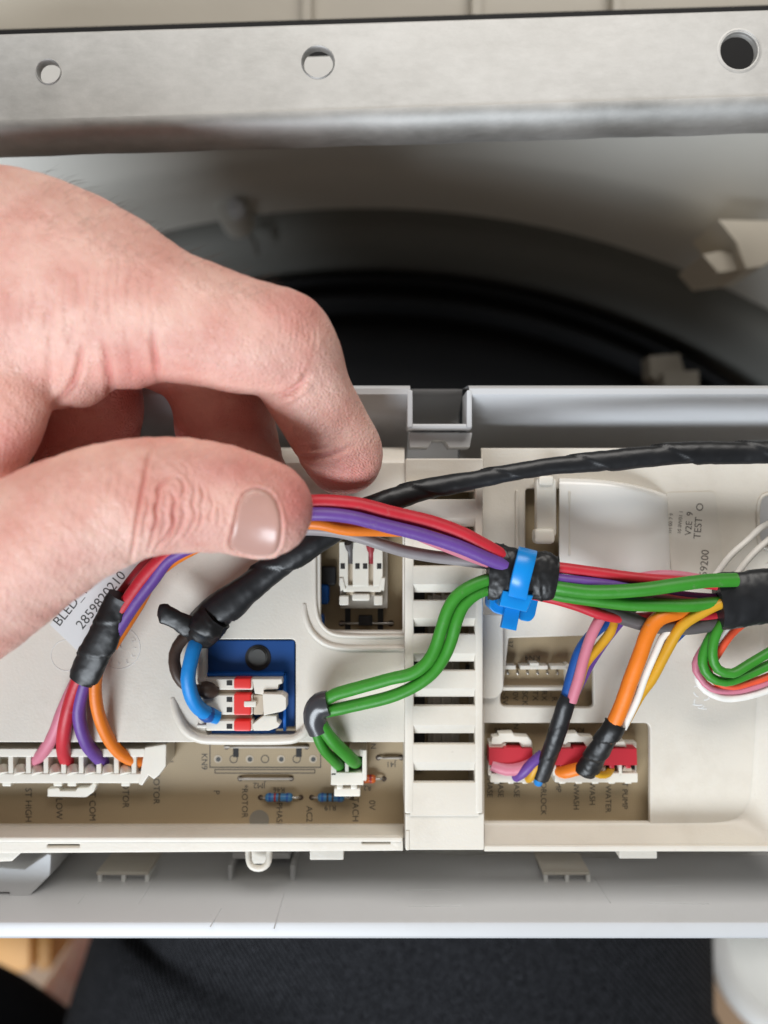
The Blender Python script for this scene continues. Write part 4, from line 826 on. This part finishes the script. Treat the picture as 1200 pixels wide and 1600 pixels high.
index = chain([(60, 450, 25, 120), (160, 468, 26, 118), (250, 490, 27, 104), (330, 512, 27, 94), (395, 529, 26.5, 88), (437, 535, 25, 84), (458, 562, 22.5, 78), (482, 612, 18.5, 69), (503, 652, 15, 66), (524, 688, 12, 65), (537, 712, 10, 63)], .92)
back = chain([(-330, 640, 12, 190), (-220, 560, 16, 215), (-110, 500, 20, 215), (-20, 455, 23, 190), (60, 447, 24, 165), (140, 462, 24, 135)], .72)
hyp = chain([(150, 500, 23, 90), (190, 535, 25, 52), (206, 562, 26, 41), (208, 574, 26, 37)], .9)
hyp2 = chain([(90, 510, 23, 90), (118, 565, 24, 56), (128, 590, 24, 46), (122, 602, 23, 38)], .9)
hyp3 = chain([(60, 540, 21, 90), (92, 592, 21, 46), (100, 606, 20, 34)], .9)
web = chain([(-20, 500, 24, 100), (-10, 570, 26, 88), (-8, 635, 27, 83), (-14, 685, 27, 68), (-18, 722, 27, 52), (-24, 748, 27, 50)], .8)
thumb = chain([(-330, 990, 12, 170), (-220, 985, 20, 160), (-125, 950, 27, 138), (-38, 902, 31, 126), (40, 856, 32.5, 112), (112, 814, 33, 104), (185, 786, 32.5, 97), (250, 775, 32, 93), (310, 775, 31, 89), (365, 783, 30, 84), (412, 796, 29, 78)], .88)
mid = chain([(120, 500, 13, 90), (230, 520, 13, 84), (310, 560, 13, 80), (345, 615, 9, 79), (355, 680, 5, 77), (375, 740, 8, 72), (405, 785, 10.5, 64)], 1.0)
ring = chain([(20, 520, 12, 90), (110, 560, 11, 80), (147, 620, 7, 74), (138, 690, 3, 75), (135, 760, 7, 70), (180, 820, 10, 62)], 1.0)
palm = chain([(-330, 800, 10, 200), (-220, 740, 11, 190), (-130, 640, 12, 150), (-50, 560, 12, 110), (30, 520, 12, 90)], .7)
Fh = smin(index, back, 7.0); Fh = smin(Fh, hyp, 1.6); Fh = smin(Fh, hyp2, 1.3); Fh = smin(Fh, hyp3, 1.0); Fh = smin(Fh, web, 1.8)
inner = smin(mid, smin(ring, palm, 3.0), 2.0)
Fh = smin(Fh, inner, 1.2)
# the thumb joins the palm only at its root: the blend fades out towards its tip
kx = np.clip((gx-P(-20, 800, 30).x)/-14.0, 0, 1)[:, None, None]
Fh = smin(Fh, thumb, (.25+7.0*kx).astype(np.float32))
Fh[:2] = 5
def surface_nets(Fv):
    ins = Fv < 0
    nxx, nyy, nzz = Fv.shape
    sumv = np.zeros((nxx-1, nyy-1, nzz-1, 3), np.float32); cnt = np.zeros((nxx-1, nyy-1, nzz-1), np.float32)
    sl = lambda a, i, j, k: a[i:nxx-1+i, j:nyy-1+j, k:nzz-1+k]
    corners = [(i, j, k) for i in (0, 1) for j in (0, 1) for k in (0, 1)]
    for a in corners:
        for ax in range(3):
            if a[ax] == 1: continue
            b = list(a); b[ax] = 1; b = tuple(b)
            fa, fb = sl(Fv, *a), sl(Fv, *b); m = (fa < 0) != (fb < 0)
            idx = np.nonzero(m); t = fa[idx]/(fa[idx]-fb[idx])
            p = np.array(a, np.float32)[None, :].repeat(len(t), 0); p[:, ax] = t
            sumv[idx] += p; cnt[idx] += 1
    act = np.nonzero(cnt > 0); ids = np.full(cnt.shape, -1, np.int64); ids[act] = np.arange(len(act[0]))
    verts = (np.stack(act, 1)+sumv[act]/cnt[act][:, None]+0.0)*H+lo
    quads = []
    for ax in range(3):
        o = [x for x in range(3) if x != ax]
        s0 = [slice(1, -1)]*3; s1 = [slice(1, -1)]*3; s0[ax] = slice(0, -1); s1[ax] = slice(1, None)
        A = ins[tuple(s0)]; B = ins[tuple(s1)]; ch = np.nonzero(A != B); base = np.stack(ch, 1); base[:, o[0]] += 1; base[:, o[1]] += 1
        flip = A[ch]
        def cell(d0, d1):
            c = base.copy(); c[:, o[0]] -= d0; c[:, o[1]] -= d1; return ids[c[:, 0], c[:, 1], c[:, 2]]
        q = np.stack([cell(1, 1), cell(0, 1), cell(0, 0), cell(1, 0)], 1)
        if ax == 1: flip = ~flip
        q[~flip] = q[~flip][:, ::-1]; quads.append(q)
    q = np.concatenate(quads); q = q[(q >= 0).all(1)]
    return verts, q
hv, hq = surface_nets(Fh)
me = bpy.data.meshes.new('hand'); me.from_pydata(hv.tolist(), [], hq.tolist()); me.update()
bm = bmesh.new(); bm.from_mesh(me); bmesh.ops.recalc_face_normals(bm, faces=bm.faces)
for _ in range(16): bmesh.ops.smooth_vert(bm, verts=bm.verts, factor=.5, use_axis_x=True, use_axis_y=True, use_axis_z=True)
bmesh.ops.subdivide_edges(bm, edges=bm.edges[:], cuts=1, use_grid_fill=True)
def fine_zone(c):
    x = 600+c.x*F/(D-c.z); y = 800-c.y*F/(D-c.z); return c.z > 28 and 195 < x < 455 and 675 < y < 885
bmesh.ops.subdivide_edges(bm, edges=[e for e in bm.edges if fine_zone(e.verts[0].co) and fine_zone(e.verts[1].co)], cuts=1, use_grid_fill=True)
for _ in range(3): bmesh.ops.smooth_vert(bm, verts=bm.verts, factor=.5, use_axis_x=True, use_axis_y=True, use_axis_z=True)
bm.normal_update(); bm.to_mesh(me); bm.free()
n = len(me.vertices); co = np.empty(n*3); me.vertices.foreach_get('co', co); co = co.reshape(-1, 3)
no = np.empty(n*3); me.vertices.foreach_get('normal', no); no = no.reshape(-1, 3)
ppx = 600+co[:, 0]*F/(D-co[:, 2]); ppy = 800-co[:, 1]*F/(D-co[:, 2])
def pl_dist(pts, sel):
    Q = catmull([(a, b, 0) for a, b in pts], 4)[:, :2]; x = ppx[sel]; y = ppy[sel]; best = np.full(len(x), 1e9); arg = np.zeros(len(x))
    for i in range(len(Q)-1):
        a, b = Q[i], Q[i+1]; ab = b-a; L2 = ab@ab+1e-9; t = np.clip(((x-a[0])*ab[0]+(y-a[1])*ab[1])/L2, 0, 1)
        d = np.hypot(x-a[0]-t*ab[0], y-a[1]-t*ab[1]); m = d < best; best[m] = d[m]; arg[m] = (i+t[m])/(len(Q)-1)
    return best, arg
disp = np.zeros(n)
front = (no[:, 2] > -.15)
def crease(pts, depth, w, zmin, zmax, taper=True, bulge=.35):
    x0 = min(p[0] for p in pts)-40; x1 = max(p[0] for p in pts)+40; y0 = min(p[1] for p in pts)-40; y1 = max(p[1] for p in pts)+40
    sel = np.nonzero(front & (ppx > x0) & (ppx < x1) & (ppy > y0) & (ppy < y1) & (co[:, 2] > zmin) & (co[:, 2] < zmax))[0]
    if not len(sel): return
    d, a = pl_dist(pts, sel); k = np.sin(np.pi*np.clip(a, .02, .98))**.6 if taper else 1.0
    disp[sel] += k*(-depth*np.exp(-(d/w)**2)+depth*bulge*np.exp(-((d-2.2*w)/(1.3*w))**2))
TH = (30, 60)     # thumb heights
# thumb: fold behind the joint and knuckle wrinkles
crease([(240, 688), (233, 712), (226, 745), (220, 780), (214, 815), (209, 850), (204, 878)], .62, 3.2, *TH, bulge=.3)
for pts, dp, w in (([(271, 741), (258, 752), (247, 764), (248, 778), (243, 795), (245, 812), (240, 830), (236, 850), (232, 862)], .60, 2.6), ([(273, 743), (284, 752), (288, 764), (284, 776)], .38, 2.4), ([(268, 766), (274, 784), (270, 802), (272, 818), (264, 836), (250, 850), (243, 860)], .62, 2.8), ([(284, 786), (288, 806), (280, 828), (270, 844), (256, 854)], .26, 2.6),
        ([(302, 752), (305, 770), (301, 788), (306, 806), (298, 826), (288, 840)], .30, 2.6), ([(312, 758), (318, 776), (314, 792)], .26, 2.4), ([(316, 798), (314, 816), (304, 834)], .28, 2.4), ([(328, 772), (333, 790), (328, 806), (330, 818)], .20, 2.2), ([(228, 770), (232, 792), (226, 815), (224, 838)], .22, 2.4), ([(340, 790), (343, 806), (338, 824)], .14, 2.4), ([(252, 730), (262, 724), (274, 726)], .15, 2.4), ([(296, 742), (292, 730), (282, 722)], .14, 2.4)):
    crease(pts, dp, w, *TH, bulge=.45)
for k in range(9): crease([(60+k*17, 740-k*5), (56+k*17+random.uniform(-4, 4), 780-k*4), (48+k*17, 830-k*5)], .07, 4, *TH)
for k in range(26): 
    x = 30+k*7+random.uniform(-5, 5); y = 745+random.uniform(-15, 60); crease([(x, y), (x+random.uniform(-7, 3), y+22), (x+random.uniform(-12, 2), y+45)], .09, 2.6, *TH)
# folds of loose skin between index root and palm
for pts, dp, w in (([(246, 592), (244, 570), (240, 545), (238, 515)], .8, 5), ([(172, 622), (172, 595), (167, 562), (160, 525)], .7, 6), ([(80, 636), (98, 618), (114, 600), (124, 572), (128, 530)], .8, 5), ([(80, 618), (78, 580), (80, 540), (74, 480)], .35, 7), ([(205, 600), (206, 570), (200, 530), (192, 490)], .25, 5), ([(110, 560), (114, 520), (110, 470)], .25, 6), ([(128, 500), (124, 460), (116, 420)], .18, 6), ([(150, 640), (120, 640), (90, 634)], .3, 6)):
    crease(pts, dp, w, 8, 60)
for k in range(14):
    x = 20+k*17+random.uniform(-4, 4); y = 400+random.uniform(-20, 60); crease([(x, y), (x+random.uniform(-8, 8), y+50), (x+random.uniform(-10, 10), y+100)], .15, 3.6, 20, 60)
# index: PIP flexion crease, DIP crease, back-of-joint wrinkles
crease([(424, 622), (445, 616), (466, 604), (482, 586)], .85, 5, 5, 45); crease([(436, 634), (458, 630), (478, 618)], .25, 4, 2, 45)
crease([(458, 712), (480, 716), (510, 712), (535, 704), (556, 694)], .38, 4.0, -2, 45); crease([(470, 700), (500, 702), (528, 696)], .16, 3, -2, 45)
for k in range(7): crease([(432+k*9, 470+k*4), (440+k*9, 500+k*4), (440+k*8, 530+k*5)], .12, 3, 15, 60)
for k in range(5): crease([(290, 668+k*12), (350, 676+k*12+random.uniform(-3, 3)), (420, 668+k*12)], .08, 4, -5, 25)
# nail bed: the skin steps down along the nail's edge and swells round it
NAIL = [(373, 790), (380, 775), (394, 766), (410, 767), (425, 778), (434, 798), (437, 825), (434, 850), (425, 865), (406, 868), (382, 864), (361, 853), (364, 832), (369, 810)]
NAILC = np.array(catmull([(a, b, 0) for a, b in NAIL+NAIL[:1]], 5))[:, :2]
crease(NAIL+NAIL[:1], .40, 3.0, 30, 60, taper=False, bulge=.55)
noise = np.sin(co[:, 0]*1.7+co[:, 1]*.6)*np.sin(co[:, 1]*1.3-co[:, 2]*.8+1)*.05+np.sin(co[:, 0]*.55+2)*np.sin(co[:, 1]*.5)*.12
disp += noise
co2 = co+no*disp[:, None]
me.vertices.foreach_set('co', co2.ravel()); me.update()
def bump2(cx, cy, rx, ry): return np.exp(-(((ppx-cx)/rx)**2+((ppy-cy)/ry)**2))
hi_layer = co[:, 2] > 26
redv = np.clip(.75*bump2(465, 790, 45, 60)*hi_layer+.55*bump2(350, 735, 80, 35)*hi_layer+.45*bump2(455, 480, 60, 50)+.5*bump2(545, 740, 60, 50)+.3*bump2(275, 800, 50, 50)*hi_layer+.35*bump2(200, 590, 70, 40)+.5*bump2(20, 690, 50, 50)+.55*np.clip((24-co[:, 2])/12, 0, 1)*np.clip((455-ppx)/60, 0, 1)*np.clip((ppx+10)/50, 0, 1), 0, .85)
redv = np.clip(redv+np.clip(-disp-.12, 0, .5)*.8, 0, .9)
for nm, arr in (('redness', redv), ('ridges', None), ('ridge_mask', None)):
    at = me.attributes.new(nm, 'FLOAT', 'POINT')
    if nm == 'ridges': arr = (co[:, 0]*.55+co[:, 1]*.9+.12*(co[:, 1]-10)**2*.2)*13.0
    if nm == 'ridge_mask': arr = (np.clip(1.2*bump2(400, 705, 120, 38)*hi_layer+.8*bump2(250, 690, 80, 20)*hi_layer+.7*bump2(520, 735, 60, 35)*(co[:, 2] < 22), 0, 1))
    at.data.foreach_set('value', np.asarray(arr, np.float32))
bvh = BVHTree.FromPolygons([Vector(v) for v in co2.tolist()], [tuple(p.vertices) for p in me.polygons])
hand = empty('person_hand', P(-100, 750, 0), 'bare hand reaching in from the left, pinching the coloured wires', 'hand')
def camhit(x, y):
    o = Vector((0, 0, D)); d = (P(x, y, 0)-o).normalized(); return bvh.ray_cast(o, d)
# nail
cx, cy = 403, 818; pts_ = []
for px_, py_ in [(cx+(a-cx)*t, cy+(b-cy)*t) for a, b in NAILC for t in (.1, .35, .6, .8)]:
    h, nn, _, _ = camhit(px_, py_)
    if h is not None: pts_.append((h.x, h.y, h.z))
pts_ = np.array(pts_); c0 = pts_.mean(0); q = pts_-c0
A_ = np.c_[np.ones(len(q)), q[:, 0], q[:, 1], q[:, 0]**2, q[:, 0]*q[:, 1], q[:, 1]**2]; sol = np.linalg.lstsq(A_, q[:, 2], rcond=None)[0]
def nz_(x, y): x -= c0[0]; y -= c0[1]; return c0[2]+sol@np.array([1, x, y, x*x, x*y, y*y])
bmn = bmesh.new(); rings_ = []
for t in (.15, .35, .55, .72, .85, .93, .98, 1.02, 1.04):
    row = []
    for a, b in NAILC[:-1]:
        px_, py_ = cx+(a-cx)*t, cy+(b-cy)*t; z_ = c0[2]
        for _ in range(6): v = P(px_, py_, z_); z_ = nz_(v.x, v.y)
        lift = .16 if t < .9 else (.12 if t < .95 else (.02 if t < 1 else (-.22 if t < 1.03 else -.7)))
        v = P(px_, py_, z_); row.append(bmn.verts.new((v.x, v.y-.2*lift, v.z+lift)))
    rings_.append(row)
bmn.faces.new(rings_[0])
for i in range(len(rings_)-1):
    m_ = len(rings_[0])
    for k in range(m_): bmn.faces.new((rings_[i][k], rings_[i][(k+1) % m_], rings_[i+1][(k+1) % m_], rings_[i+1][k]))
link('thumb_nail', bm_mesh(bmn), M['nail'], hand, smooth=180)
# fine hairs along the upper edge of the hand
bmh = bmesh.new(); cand = np.nonzero((no[:, 1] > .25) & (no[:, 2] > -.25) & (ppx > 60) & (ppx < 430) & (ppy < 470) & (ppy > 250) & (co[:, 2] > 10))[0]
for k in range(130):
    i = random.choice(cand); p = Vector(co2[i]); nn = Vector(no[i]); t = Vector((1, .1+random.uniform(-.3, .3), random.uniform(-.2, .3)))
    L = random.uniform(1.6, 4.2); pts = []
    for s in range(5):
        f = s/4; pts.append(p+nn*(L*.42*f-L*.16*f*f)+t*(L*.75*f*f+.15*L*f))
    prev = None
    for s, q in enumerate(pts):
        r = .035*(1-.8*s/4); ring_ = [bmh.verts.new(q+Vector((0, math.cos(a), math.sin(a)))*r) for a in (0, 2.1, 4.2)]
        if prev:
            for m in range(3): bmh.faces.new((prev[m], prev[(m+1) % 3], ring_[(m+1) % 3], ring_[m]))
        prev = ring_
link('fine_hair', bm_mesh(bmh), M['hair'], hand, kind='stuff')
link('skin', me, M['skin'], hand, smooth=180)
